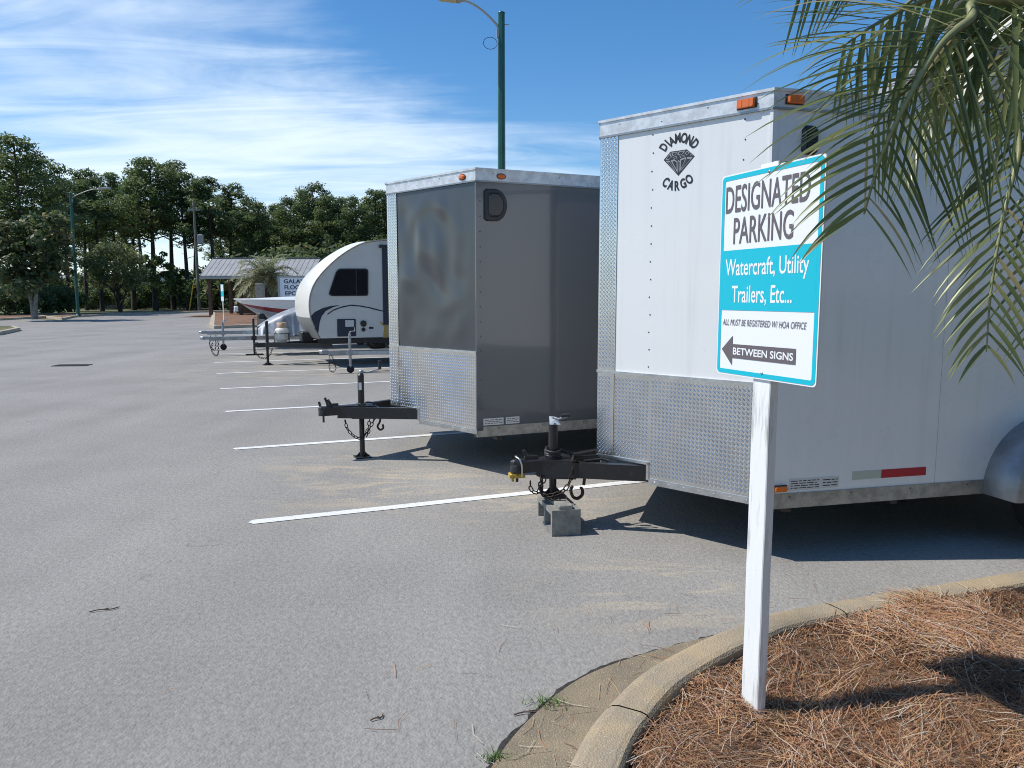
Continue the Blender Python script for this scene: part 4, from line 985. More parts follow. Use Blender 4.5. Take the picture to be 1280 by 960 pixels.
# skin over the curve: bulging front cap, roof
mb = MB(); ny = 10
def skin(i0, i1, bul, name, mat, off=0.012):
    b = MB(); V = []
    for i in range(i0, i1):
        x, z = outl[i]; x0_, z0_ = outl[max(i - 1, 0)]; x1_, z1_ = outl[min(i + 1, nO - 1)]; t = unit((x1_ - x0_, z1_ - z0_)); nx_, nz_ = -t[1], t[0]
        if nx_ * (x - 2.2) + nz_ * (z - 1.4) < 0: nx_, nz_ = -nx_, -nz_
        for k in range(ny + 1):
            y = -1 + 2 * k / ny; e = off * 1.0 + bul * (1 - y ** 2); V.append((x + nx_ * e, y * (HWc + .015), z + nz_ * e))
    m_ = i1 - i0
    b.add(V, [(i * (ny + 1) + k, i * (ny + 1) + k + 1, (i + 1) * (ny + 1) + k + 1, (i + 1) * (ny + 1) + k) for i in range(m_ - 1) for k in range(ny)], 0, True)
    return b.build(name, [mat], CV)
skin(9, len(front) - 6, 0.05, 'front_cap', M_cap); skin(0, 10, 0.05, 'rock_guard', M_rock); skin(len(front) - 7, nO, 0.02, 'roof_skin', M_cap)
# dark seam moulding along the cap's edge
mb = MB(); mb.tube([CN(x, z, 0.012) for x, z in outl[6:len(front)]], 0.016, 6); mb.build('edge_moulding', [M_trimd], CV)
mb = MB(); wn = [z8(*q) for q in ((358, 388), (365, 365), (402, 255), (415, 238), (430, 231), (590, 231), (604, 238), (607, 252), (607, 392), (600, 403), (380, 405), (365, 400))]
mb.prism(wn, 0, 0.02, CN, 0); wfr = mb.build('window', [M_plast], CV)
cxw = sum(q[0] for q in wn) / len(wn); czw = sum(q[1] for q in wn) / len(wn)
mb = MB(); mb.prism([(cxw + (q[0] - cxw) * .93, czw + (q[1] - czw) * .92) for q in wn], .018, .024, CN, 0); mb.box(*(z8(530, 300)[0] - .012, z8(530, 300)[0] + .012), z8(530, 398)[1], z8(530, 236)[1], .024, .032, CN, 1); mb.build('pane', [M_glass, M_plast], wfr)
mb = MB()
sw = [(248, 528), (270, 505), (320, 480), (370, 467), (430, 461), (380, 478), (340, 498), (315, 530), (302, 565), (296, 610), (292, 640), (268, 600), (252, 560)]
mb.add([CN(*z8(*q), .004) for q in sw], [tuple(range(len(sw)))], 0)
ln_ = [(350, 515), (390, 488), (440, 470), (500, 458), (560, 464), (620, 475), (700, 496)]
for a_, b_ in zip(ln_[:-1], ln_[1:]): mb.add([CN(*z8(*a_), .005), CN(*z8(*b_), .005), CN(*z8(b_[0], b_[1] + 7), .005), CN(*z8(a_[0], a_[1] + 9), .005)], [(0, 1, 2, 3)], 0)
mb.build('swoosh_decal', [M_navy], CV)
mb = MB(); q = [z8(*p) for p in ((675, 565), (735, 585), (735, 665), (700, 668), (708, 600))]; mb.add([CN(*p, .004) for p in q], [tuple(range(5))], 0); mb.build('tan_decal', [M_gold], CV)
def crect(x0, y0, x1, y1): a_ = z8(x0, y1); b_ = z8(x1, y0); return a_[0], b_[0], a_[1], b_[1]
mb = MB(); r4 = crect(413, 548, 528, 660); mb.box(*r4, 0, .018, CN, 0, bev=.008); r5 = crect(462, 556, 516, 598); mb.box(*r5, .018, .021, CN, 1); mb.build('hatch', [M_navy, M_label], CV)
for x, y, r in ((577, 578, .07), (577, 616, .045)):
    a_, b_ = z8(x, y); mb = MB(); mb.lathe([(r, 0), (r, .02), (r * .8, .03), (r * .2, .032)], fr=Fr(CN(a_, b_, 0), CN.ex, CN.ey), n=18); mb.build('vent', [M_plast], CV)
mb = MB()
for k in range(3): r6 = crect(612, 576 + k * 22, 640, 590 + k * 22); mb.box(*r6, 0, .006, CN, k % 2)
mb.build('outlet_plate', [M_label, M_plast], CV)
mb = MB(); r7 = crect(703, 105, 800, 585); mb.box(*r7, 0, .02, CN, 0); mb.build('door', [M_navy], CV)
mb = MB(); r8 = crect(675, 88, 960, 100); mb.box(*r8, 0, .07, CN, 0); mb.build('awning_rail', [M_plast], CV)
# chassis and tongue
xf = front[0][0]
mb = MB(); mb.box(xf - .05, xr + 3.3, -HWc + .02, -HWc + .07, zf - .13, zf - .01); mb.box(xf - .05, xr + 3.3, HWc - .07, HWc - .02, zf - .13, zf - .01); mb.box(xf, xr + 3.2, -HWc + .07, HWc - .07, zf - .06, zf - .012)
for s_ in (-1, 1):
    v_ = unit((xf + .3 + .10, s_ * .75)); fr = Fr((-.10, 0, .40), (*v_, 0), (0, 0, 1)); mb.box(0, math.hypot(xf + .40, .75), 0, .10, -.03, .03, fr)
mb.box(-.22, .1, -.045, .045, .40, .50); mb.tube([(-.20, 0, .46), (-.30, 0, .46)], [.06, .05], 10)
mb.build('chassis', [M_blk], CV)
jack(CV, 0.0, 0.98, .40, 0.0, .036, .11)
wheel(CV, xr + 1.0, -HWc + .14, .34, .2, -1); wheel(CV, xr + 1.0, HWc - .14, .34, .2, 1)
mb = MB(); mb.box(xf - .28, xf - .02, -.2, .2, .52, .74, bev=.02); mb.build('battery_box', [M_plast], CV)
chain('safety_chain', [(-.3, -.05, .40), (-.2, -.07, .2), (-.05, -.08, .16), (.05, -.08, .25), (.1, -.07, .38)], [M_rust], CV, .016, .006, .045)
P = Lc(onplane(352, 412, (*Jc[:2], 0), (wc[0], wc[1], 0)))
wp_ = np.array(Jc[:2]) + dc * P[0]
pt = thing('propane_tank', 'small cream propane tank strapped upright ahead of the travel trailer', 'gas tank', (wp_[0], wp_[1], .505))
mb = MB(); mb.lathe([(.12, 0), (.12, .04), (.145, .05), (.155, .09), (.155, .25), (.14, .30), (.09, .335), (.03, .345)], n=22); mb.build('cylinder', [M_prop], pt)
mb = MB(); mb.lathe([(.10, .33), (.105, .45), (.098, .45), (.093, .33)], n=18); mb.tube([(0, 0, .34), (0, 0, .40)], .025, 10); mb.build('collar', [pmat('faded_collar', (.45, .30, .18), .6)], pt)
mb = MB(); mb.tube([(.16 * math.cos(q), .16 * math.sin(q), .2) for q in np.linspace(0, 2 * math.pi, 20)], .008, 5); mb.box(.155, .17, -.02, .02, 0, .21); mb.box(-.17, -.155, -.02, .02, 0, .21); mb.build('holder_ring', [M_blk], pt)

# ------------------------------------------------------------------ flat utility trailer behind the charcoal one
Ju = gz(437.5, 466); du, wu, Lu = loc_frame(Ju, 66.9)
UT = thing('utility_trailer', 'low galvanised utility trailer with only its tongue and jack showing', 'trailer', (Ju[0], Ju[1], 0), math.atan2(du[1], du[0]))
mb = MB(); mb.box(-.42, 1.3, -.04, .04, .36, .46); mb.box(1.1, 3.6, -.75, -.70, .36, .46); mb.box(1.1, 3.6, .70, .75, .36, .46); mb.box(1.1, 1.16, -.70, .70, .36, .46)
for s_ in (-1, 1):
    v_ = unit((1.5, s_ * .70)); mb.box(0, 1.6, 0, .07, -.025, .025, Fr((-.1, 0, .375), (*v_, 0), (0, 0, 1)))
mb.build('frame', [M_galv], UT)
mb = MB(); mb.box(1.2, 3.6, -.70, .70, .462, .49); mb.build('deck', [M_wood], UT)
mb = MB(); mb.prism([(-.42, -.045), (-.42, .045), (-.56, .04), (-.60, 0), (-.56, -.04)], .40, .47, bev=.01); mb.build('coupler', [M_galv], UT)
mb = MB(); mb.tube([(0, -.06, .12), (0, -.06, .80)], .028, 10); mb.box(-.05, .05, -.10, -.03, .36, .47); mb.tube(catmull([(0, -.06, .80), (.02, -.06, .84), (.10, -.06, .85), (.10, -.06, .92)], 4), .010, 8); ju = mb.build('jack', [M_galv], UT)
mb = MB(); mb.lathe([(.06, -.02), (.075, -.018), (.075, .018), (.06, .02)], fr=Fr((0, -.06, .078), (1, 0, 0), (0, 0, 1)), n=18); mb.box(-.02, .02, -.085, -.035, .06, .14); mb.build('jack_wheel', [M_rub], ju)
chain('safety_chain', [(-.40, -.05, .38), (-.42, -.06, .2), (-.40, -.07, .06), (-.32, -.07, .05), (-.30, -.06, .15), (-.36, -.05, .36)], [M_rust], UT, .013, .005, .04)
wheel(UT, 2.6, -.9, .30, .18, -1); wheel(UT, 2.6, .9, .30, .18, 1)
for s_ in (-1, 1):
    mb = MB(); mb.prism([(2.2, .48), (2.35, .66), (2.85, .66), (3.0, .48), (2.95, .48), (2.82, .63), (2.38, .63), (2.25, .48)], s_ * .9 - .11, s_ * .9 + .11, Fr((0, 0, 0), (1, 0, 0), (0, 0, 1), (0, 1, 0))); mb.build('fender', [M_galv], UT)

# ------------------------------------------------------------------ boats on trailers
def boat(name, label, P0, ang, L, wdt, zk, zg, mats, bow=0.9, cover=None, group=None):
    """P0 under the bow; hull with sharp bow; bands: topsides white, stripe, lower"""
    d, w_, Lf = loc_frame(P0, ang); t = thing(name, label, 'boat', (P0[0], P0[1], 0), math.atan2(d[1], d[0]), group)
    st = 16; rows = [0.0, 0.25, 0.48, 0.66, 0.82, 1.0]; V = []
    def sect(s, r):
        b_ = (wdt / 2) * min(1, (s / 0.45) ** 0.55 if s > 0 else 0) * (1 - .06 * max(0, s - .6))
        rise = zk + (zg - zk) * 0.62 * max(0, 1 - s / 0.35) ** 2
        flare = 0.0 if r == 0 else (0.50 + 0.5 * r ** 0.8)
        z = rise + (zg - .10 * s - rise) * r; x = L * s + (1 - r) * 0.45 * max(0, 1 - s / .3) * 1.0
        return x, b_ * flare, z
    for i in range(st + 1):
        s = (i / st) ** 1.3
        for r in rows:
            x, y, z = sect(s, r); V.append((x, -y, z)); V.append((x, y, z))
    nr = len(rows) * 2
    fl = {0: [], 1: [], 2: []}
    mbs = {'lower': MB(), 'stripe': MB(), 'top': MB()}
    for i in range(st):
        for k in range(len(rows) - 1):
            key = 'lower' if k < 2 else ('stripe' if k in (2,) else 'top')
            for sd in (0, 1):
                a_ = i * nr + 2 * k + sd; q = [V[a_], V[a_ + nr], V[a_ + nr + 2], V[a_ + 2]]
                mbs[key].add(q if sd else q[::-1], [(0, 1, 2, 3)], 0, True)
    for sd in range(len(rows) - 1):
        a_ = st * nr + 2 * sd; mbs['lower'].add([V[a_], V[a_ + 2], V[a_ + 3], V[a_ + 1]], [(0, 1, 2, 3)])
    mbs['lower'].build('hull', [mats[0]], t); mbs['stripe'].build('hull_stripe', [mats[1]], t); mbs['top'].build('topsides', [mats[2]], t)
    # deck / cover, crowned
    mb = MB(); Vd = []
    for i in range(st + 1):
        s = (i / st) ** 1.3; x, y, z = sect(s, 1.0)
        for k in range(7):
            q = -1 + k / 3; hgt = (cover or .06) * (1 - q * q) * min(1, s * 3); Vd.append((x, y * q, z + hgt + .004))
    mb.add(Vd, [(i * 7 + k, (i + 1) * 7 + k, (i + 1) * 7 + k + 1, i * 7 + k + 1) for i in range(st) for k in range(6)], 0, True); mb.build('deck_cover', [mats[3]], t)
    mb = MB()
    for sd in (-1, 1): mb.tube([(sect((i / st) ** 1.3, 1)[0], sd * (sect((i / st) ** 1.3, 1)[1] + .01), sect((i / st) ** 1.3, 1)[2]) for i in range(st + 1)], .022, 6)
    mb.build('rub_rail', [mats[2]], t)
    return t
Ab = 66.9
bowP = onplane(292, 380, (*gz(280, 437.5)[:2], 0), (-dc[1], -dc[0], 0)) if False else aty(293, 380, 22.6)
zbow = bowP[2]
BO = boat('motor_boat', 'white motorboat with a dark red stripe, its bow pointing at the lane', (bowP[0], bowP[1]), Ab, 5.6, 2.1, 0.60, zbow + .14, [M_hullg, M_bred, M_hull, M_hull], cover=.12)
mb = MB(); mb.box(-.02, .10, -.06, .06, zbow - .22, zbow - .06, bev=.02); mb.tube([(.06, -.10, zbow - .12), (.06, .10, zbow - .12)], .03, 8); mb.build('bow_fitting', [M_hull], BO)
mb = MB(); mb.prism([(2.2, zbow + .0), (2.5, zbow + .38), (2.62, zbow + .38), (2.55, zbow)], -.7, .7, Fr((0, 0, 0), (1, 0, 0), (0, 0, 1), (0, 1, 0))); mb.build('windscreen', [M_glass], BO)

def boat_trailer(name, label, J, ang, L, cz, tip, jz, winch, group=None, jmat=None, skid=False):
    d, w_, Lf = loc_frame(J, ang); t = thing(name, label, 'trailer', (J[0], J[1], 0), math.atan2(d[1], d[0]), group)
    mb = MB(); mb.box(-tip, L * .5, -.045, .045, cz - .05, cz + .05)
    for s_ in (-1, 1):
        v_ = unit((1.6, s_ * .8)); mb.box(0, 1.8, -.05, .05, -.03, .03, Fr((.5, 0, cz), (*v_, 0), (0, 0, 1))); mb.box(2.05, L, s_ * .8 - .03, s_ * .8 + .03, cz - .05, cz + .05)
    for x in (2.4, 3.6, L - .1): mb.box(x, x + .06, -.77, .77, cz - .05, cz + .04)
    mb.build('frame', [M_galv], t)
    mb = MB(); mb.prism([(-tip, -.05), (-tip, .05), (-tip - .16, .045), (-tip - .22, 0), (-tip - .16, -.045)], cz - .02, cz + .06, bev=.01); mb.build('coupler', [M_galv], t)
    mb = MB(); mb.tube([(0, -.07, .10), (0, -.07, jz)], .03, 10); mb.tube(catmull([(0, -.07, jz), (.03, -.07, jz + .03), (.12, -.07, jz + .03), (.12, -.07, jz + .09)], 4), .010, 8); mb.box(-.06, .06, -.11, .05, cz - .055, cz + .055)
    jj = mb.build('jack', [jmat or M_galv], t)
    mb = MB()
    if skid: mb.box(-.22, .22, -.16, .02, .004, .03); mb.tube([(0, -.07, .03), (0, -.07, .12)], .024, 8)
    else: mb.lathe([(.07, -.03), (.09, -.026), (.09, .026), (.07, .03)], fr=Fr((0, -.07, .092), (1, 0, 0), (0, 0, 1)), n=18)
    mb.build('jack_foot', [M_rub], jj)
    if winch:
        x0, z1_ = winch
        mb = MB(); v_ = (-0.5, 0, 1); mb.tube([(x0 + .35, 0, cz + .05), (x0, 0, z1_)], .045, 8); mb.box(x0 - .10, x0 + .06, -.07, .07, z1_ - .14, z1_ + .02, bev=.015); mb.tube([(x0 - .02, .07, z1_ - .06), (x0 - .02, .22, z1_ - .06)], .018, 8); mb.build('winch_post', [M_blk], t)
    for s_ in (-1, 1):
        wheel(t, L * .72, s_ * 1.0, .31, .19, s_)
        mb = MB(); c_ = L * .72
        mb.prism([(c_ - .42, .40), (c_ - .3, .70), (c_ + .3, .70), (c_ + .42, .40), (c_ + .38, .40), (c_ + .28, .66), (c_ - .28, .66), (c_ - .38, .40)], s_ * 1.0 - .11, s_ * 1.0 + .11, Fr((0, 0, 0), (1, 0, 0), (0, 0, 1), (0, 1, 0))); mb.build('fender', [M_galv], t)
    mb = MB()
    for s_ in (-1, 1): mb.box(1.6, L - .1, s_ * .55 - .05, s_ * .55 + .05, cz + .04, cz + .13)
    mb.build('bunks', [M_wood], t)
    chain('safety_chain', [(-tip + .1, -.05, cz - .05), (-tip + .05, -.08, .2), (-tip + .1, -.09, .05), (-tip + .2, -.08, .06), (-tip + .22, -.06, cz - .05)], [M_rust], t, .018, .007, .05)
    return t
J7 = gz(279.5, 437.5)
boat_trailer('boat_trailer', 'galvanised boat trailer under the white boat, with a small wheeled jack', J7, Ab, 5.8, .50, .42, .82, (1.1, 1.02))
J6 = gz(318, 443.6)
boat_trailer('boat_trailer', 'galvanised trailer under the silver cover, standing on a black jack with flat foot', J6, Ab, 5.0, .45, 1.1, .95, None, jmat=M_blk, skid=True)
# small covered craft between the motorboat and the caravan
cp_ = np.array(J6[:2]) + np.array([dc[0], dc[1]]) * 0.05
CW = thing('covered_watercraft', 'small watercraft under a crumpled silver tarpaulin beside the propane tank', 'watercraft', (cp_[0], cp_[1], 0), math.atan2(dc[1], dc[0]))
def tarp(u, v):
    # u along, v across: hangs in folds
    L = 3.0; x = 0.05 + u * L; hh = 0.66 + 0.56 * math.sin(min(1, u * 2.4 + .12) * math.pi / 2) + .10 * math.exp(-((u - .45) / .12) ** 2)
    q = (v - .5) * 2; wdt = .50 * min(1, (u + .05) * 4) ** .5
    if abs(q) < .45: y = q / .45 * wdt * .8; z = hh - .10 * (q / .45) ** 2
    else:
        k = (abs(q) - .45) / .55; fold = .07 * math.sin(u * 38 + 2 * math.sin(u * 9)) * k + .04 * math.sin(u * 71) * k
        y = math.copysign(wdt * (.8 + .30 * k) + fold, q); z = hh - .10 - k * (hh - .10 - .50 - .06 * math.sin(u * 23))
    return (x, y, z)
mb = MB(); mb.grid(110, 30, tarp); mb.build('tarpaulin', [M_tarp], CW)
mb = MB(); mb.prism([(.25, -.30), (2.9, -.42), (2.9, .42), (.25, .30)], .585, .72, bev=.04); mb.build('hull', [M_hull], CW)

# ------------------------------------------------------------------ street lamps
def lamp(label, P, h, armdir, reach=1.15, hl=0.66, base=0.0):
    t = thing('street_lamp', label, 'street lamp', (P[0], P[1], base), math.atan2(armdir[1], armdir[0]), 'street lamps')
    mb = MB(); mb.tube([(0, 0, 0), (0, 0, h * .5), (0, 0, h)], [.125, .11, .095], 8, smooth=False); mb.lathe([(.20, 0), (.20, .05), (.15, .12), (.125, .14)], n=12); mb.lathe([(.10, 0), (.10, .03), (.03, .06)], o=(0, 0, h), n=8); mb.build('pole', [M_teal], t)
    za = h - .30
    mb = MB(); mb.tube(catmull([(.05, 0, za - .25), (.12, 0, za - .02), (reach * .45, 0, za + .34), (reach * .8, 0, za + .56), (reach + .05, 0, za + .60)], 6), .032, 8); mb.box(.06, .13, -.05, .05, za - .34, za - .12); mb.tube([(-.22, 0, za + .02), (.1, 0, za + .0)], .012, 6)
    mb.tube([(.12 + .0 - .16 * (1 - math.cos(q)) * -1.2, .02, za - .50 + .16 * math.sin(q)) for q in np.linspace(0, 2 * math.pi, 18)], .008, 5, 1); mb.build('arm', [M_lamp, M_plast], t)
    mb = MB(); fr = Fr((reach, 0, za + .60), (math.cos(.09), 0, math.sin(.09)), (0, 1, 0))
    mb.prism([(0, -.07), (.12, -.13), (hl - .1, -.15), (hl, -.08), (hl, .08), (hl - .1, .15), (.12, .13), (0, .07)], -.05, .07, fr, 0, bev=.03); hd = mb.build('lamp_head', [M_lamp], t)
    mb = MB(); mb.prism([(.14, -.10), (hl - .1, -.12), (hl - .04, -.06), (hl - .04, .06), (hl - .1, .12), (.14, .10)], -.065, -.049, fr, 0); mb.build('lens', [M_lens], hd)
    return t
lp = aty(627, 210, 22.0)
lamp('tall teal street lamp rising behind the charcoal cargo trailer', (lp[0], lp[1]), aty(626, 17, 22.0)[2], (-1, -0.12), 1.10, .66)
lp2 = gz(98, 396.5)
lamp('dark street lamp beside the rounded magnolia at the far left', (lp2[0], lp2[1]), aty(96, 243, lp2[1])[2], (1, .1), 1.9, .9, 0.1)

# ------------------------------------------------------------------ far furniture
def far_sign():
    P = gz(279.5, 403.5, .13); t = thing('parking_sign', 'small parking sign on a white post at the end island, seen edge-on', 'sign', (P[0], P[1], .12))
    e = unit((0.56, -0.83)); n_ = np.array([-.83, -.56]); fr = Fr((0, 0, 0), (*e, 0), (0, 0, 1), (*n_, 0))
    mb = MB(); mb.box(-.0445, .0445, 0, 1.95, -.038, 0, fr); mb.build('post', [M_post], t)
    mb = MB(); mb.prism(rrect(-.30, .30, 1.15, 2.05, .02), .002, .006, fr); pn = mb.build('panel', [M_signw], t)
    mb = MB(); mb.box(-.28, .28, 1.40, 1.68, .0065, .008, fr); po = rrect(-.297, .297, 1.153, 2.047, .018); pi2 = rrect(-.275, .275, 1.175, 2.025, .01); n = len(po)
    mb.add([fr(*q, .0075) for q in po] + [fr(*q, .0075) for q in pi2], [(i, (i + 1) % n, n + (i + 1) % n, n + i) for i in range(n)]); mb.build('border', [M_cyan], pn)
far_sign()
# white notice board with black letters
PB = aty(349, 372, 38.5)
nb_ = thing('notice_board', 'white notice board with black capital letters beside the bushy palm', 'notice board', (PB[0], PB[1], .12), 0.02)
mb = MB(); zb0 = aty(349, 374, 38.5)[2]; zb1 = aty(349, 345.5, 38.5)[2]; bw = 2.1
mb.box(0, bw, -.03, .03, zb0, zb1, Fr((0, 0, -.12), (1, 0, 0), (0, 1, 0))); pnl = mb.build('panel', [M_signw], nb_)
mb = MB()
for (x0, x1, a, b) in ((0, bw, zb1 - .06, zb1 + .02), (0, bw, zb0 - .02, zb0 + .05), (-.04, .06, zb0 - .02, zb1 + .02), (bw - .06, bw + .04, zb0 - .02, zb1 + .02)): mb.box(x0, x1, -.06, -.031, a - .12, b - .12)
mb.build('frame', [M_lamp], pnl)
mb = MB(); BF = Fr((0, -.034, -.12), (1, 0, 0), (0, 0, 1)); H3 = (zb1 - zb0)
for k, (s_, x1) in enumerate((('GALAXY', 1.28), ('FLOORING', 1.52), ('EPC OPEN', 1.50))):
    put_text(mb, s_, BF, .26 + .03 * k, .26 + x1, zb1 - .34 - k * .30, zb1 - .14 - k * .30, .0, 0, bold=.035)
mb.build('lettering', [M_ink], pnl)
mb = MB(); mb.box(.04, .13, -.029, .05, 0, zb0 - .12); mb.box(bw - .13, bw - .04, -.029, .05, 0, zb0 - .12); mb.build('legs', [M_post], nb_)
# wooden post
PW = gz(327, 407, .13); PWt = aty(327, 356, PW[1])
wp2 = thing('wooden_post', 'short square timber post standing in front of the bushy palm', 'post', (PW[0], PW[1], .12))
mb = MB(); mb.box(-.17, .17, -.17, .17, 0, PWt[2] - .12, bev=.02); mb.build('timber', [pmat('grey_timber', (.33, .29, .24), .9, var=.3, vscale=6)], wp2)
mb = MB(); mb.prism([(-.19, -.19), (.19, -.19), (.19, .19), (-.19, .19)], PWt[2] - .12, PWt[2] - .06, bev=.03); mb.build('cap', [MATS['grey_timber']], wp2)
# utility pole
PU = gz(249.5, 388.8); hU = aty(249, 252, PU[1])[2]
up_ = thing('utility_pole', 'slim grey utility pole standing against the pines left of the pavilion', 'utility pole', (PU[0], PU[1], 0))
mb = MB(); mb.tube([(0, 0, 0), (-.05, 0, hU * .5), (-.1, 0, hU)], [.17, .14, .10], 10); mb.build('pole', [M_util], up_)
mb = MB(); mb.box(-.75, .55, -.06, .06, hU - .9, hU - .78); mb.box(.18, .75, -.2, .2, hU * .62, hU * .62 + .9, bev=.05); mb.tube([(.3, -.2, hU - .78), (.3, -.2, hU - .55)], .06, 8); mb.tube([(-.6, 0, hU - .78), (-.6, 0, hU - .55)], .06, 8); mb.build('crossarm', [M_lamp], up_)
mb = MB(); mb.tube([(-.9, -.4, 0.05), (-.35, -.15, 3.2)], .06, 8); mb.build('guy_guard', [M_yel], up_)

# pavilion with metal roof
YP = 60.0
pa, pb = aty(266, 323, YP), aty(394, 325, YP); e0 = aty(274, 345, YP - 1.8)
pvx0, pvx1 = pa[0], pb[0] + .4; zr_ = pa[2]; ze = e0[2]; 
PV = thing('pavilion', 'open timber pavilion with a low grey metal roof behind the palm', 'pavilion', ((pvx0 + pvx1) / 2, YP, 0))
hwp = (pvx1 - pvx0) / 2; dy = 2.6
mb = MB()
for s_ in (-1, 1):
    n = 22
    P0 = np.array([-hwp, 0, zr_]); P1 = np.array([-hwp, s_ * dy, ze])
    sl = unit(P1 - P0); Ls = np.linalg.norm(P1 - P0); fr = Fr(P0, (1, 0, 0), sl, np.cross((1, 0, 0), sl) * (1 if np.cross((1, 0, 0), sl)[2] > 0 else -1))
    mb.box(0, 2 * hwp, 0, Ls, -.04, 0.0, fr)
    for k in range(n + 1): mb.box(k * 2 * hwp / n - .02, k * 2 * hwp / n + .02, 0.02, Ls, 0.0, .022, fr)
mb.box(-hwp, hwp, -.12, .12, zr_ - .0, zr_ + .05)
mb.build('roof', [M_roof], PV)
mb = MB()
for x in (-hwp + .3, hwp - .3):
    mb.add([(x, -dy + .1, ze - .03), (x, dy - .1, ze - .03), (x, 0, zr_ - .08)], [(0, 1, 2)]); mb.add([(x + .1, -dy + .1, ze - .03), (x + .1, dy - .1, ze - .03), (x + .1, 0, zr_ - .08)], [(0, 2, 1)])
mb.build('gable', [M_wood], PV)
for x in (-hwp + .5, -hwp / 3, hwp / 3, hwp - .5):
    for y in (-dy + .5, dy - .5):
        mb = MB(); mb.box(x - .11, x + .11, y - .11, y + .11, 0, ze - .06); mb.build('column', [M_wood], PV)
mb = MB(); mb.box(-hwp + .9, hwp - .9, dy - .45, dy - .3, 0, ze - .3); mb.build('back_wall', [M_wood], PV)
mb = MB(); mb.box(-hwp - .04, -hwp + .02, -dy, 0, ze - .22, ze - .04, Fr((0, 0, 0), (1, 0, 0), (0, 1, 0))); mb.box(-hwp + .02, hwp, -dy - .02, -dy + .03, ze - .24, ze - .05); mb.build('fascia', [M_lamp], PV)
raised('pavilion_pad', [(pvx0 - 1, YP - 4), (pvx1 + 1.5, YP - 4), (pvx1 + 1.5, YP + 4), (pvx0 - 1, YP + 4)], 0.06, M_farstraw, kerb=False)

# pale low building and vehicles glimpsed through the trunks
FB = thing('shop_building', 'low white building glimpsed between trunks beyond the grassy verge', 'building', (-57.5, 106, 0))
mb = MB(); mb.box(-12, 12, 0, 8, 0, 3.2); mb.build('wall', [M_side], FB)
mb = MB(); mb.prism([(-.8, 3.2), (8.8, 3.2), (4, 4.6)], -12.5, 12.5, Fr((0, 0, 0), (0, 1, 0), (0, 0, 1))); mb.build('roof', [M_lamp], FB)
for x in (-9, -5, -1, 3, 7):
    mb = MB(); mb.box(x, x + 1.6, -.03, .02, 1.0, 2.2); mb.build('window', [M_glass], FB)
FN = thing('board_fence', 'weathered board fence on the dry verge among the pine trunks', 'fence', (-47.5, 96, 0), .05)
mb = MB()
for k in range(56): mb.box(-7 + k * .25, -7 + k * .25 + .22, 0, .03, .05, 1.5 + .03 * math.sin(k * 5.1))
mb.build('boards', [M_fence], FN)
mb = MB(); mb.box(-7, 7, .03, .08, .4, .5); mb.box(-7, 7, .03, .08, 1.1, 1.2); mb.build('rails', [M_fence], FN)

# ------------------------------------------------------------------ house behind the palm
def house():
    hx, hy = 9.05, 16.6; t = thing('house', 'white lap sided house seen through the palm fronds at right', 'house', (hx, hy, .1), R_(-8.0))
    # local: west wall on x = 0 running towards -y (nearer); body to +x
    zE = 7.1; Lh = 8.0; D = 9.0
    def lap(mb, fr, L, z0, z1, m=0, lapc=.16):
        k = 0; z = z0
        while z < z1 - .01:
            zt_ = min(z + lapc, z1); mb.add([fr(0, z, .022), fr(L, z, .022), fr(L, zt_, .002), fr(0, zt_, .002), fr(0, z, 0), fr(L, z, 0)], [(0, 1, 2, 3), (4, 5, 1, 0)], m); z = zt_
    W = Fr((0, 0, 0), (0, -1, 0), (0, 0, 1)); 
    if W.n[0] > 0: W = Fr((0, -Lh, 0), (0, 1, 0), (0, 0, 1)); W.n = np.array([-1., 0, 0])
    mb = MB(); mb.box(.0, D, -Lh, 0, 0, zE - .005)
    mb.build('core', [M_sideg], t)
    mb = MB(); lap(mb, W, Lh, 0.4, zE); lap(mb, Fr((0, -Lh, 0), (1, 0, 0), (0, 0, 1)), D, .4, zE); mb.box(-.03, .0, -.12, .0, .0, zE); mb.box(-.03, .0, -Lh, -Lh + .12, 0, zE); mb.build('siding', [M_side], t)
    mb = MB(); mb.box(-.06, .0, -Lh + .1, -.10, 3.5, 3.85); mb.build('belt_course', [M_peach], t)
    for y in (-2.6, -5.6):
        mb = MB(); mb.box(-.05, .0, y - .55, y + .55, 4.4, 6.0); f_ = mb.build('window', [M_hull], t); mb = MB(); mb.box(-.06, -.049, y - .45, y + .45, 4.5, 5.9); mb.build('pane', [M_glass], f_)
    mb = MB(); ov = .45
    P = [(-ov, zE - .1), (D / 2, zE + 2.4), (D + ov, zE - .1), (D + ov, zE + .06), (D / 2, zE + 2.58), (-ov, zE + .06)]
    mb.prism(P, -ov - .0, Lh + ov, Fr((0, 0, 0), (1, 0, 0), (0, 0, 1), (0, -1, 0))); mb.build('roof', [M_roof], t)
    # lower grey wing with its own roof beyond the corner
    mb = MB(); mb.box(-1.55, 3.5, .3, 5.5, 0, 4.6); lap(mb, Fr((-1.55, .3, 0), (1, 0, 0), (0, 0, 1)), 1.5, .2, 4.6); mb.build('wing', [M_sideg], t)
    mb = MB(); mb.prism([(-1.95, 4.5), (-.2, 6.5), (1.6, 4.6), (1.6, 4.72), (-.2, 6.66), (-1.95, 4.62)], -.1, 5.8, Fr((0, 0, 0), (1, 0, 0), (0, 0, 1), (0, 1, 0))); mb.add([(-1.5, .31, 4.55), (1.3, .31, 4.55), (-.2, .31, 6.45)], [(0, 1, 2)]); mb.build('wing_roof', [M_roof], t)
house()

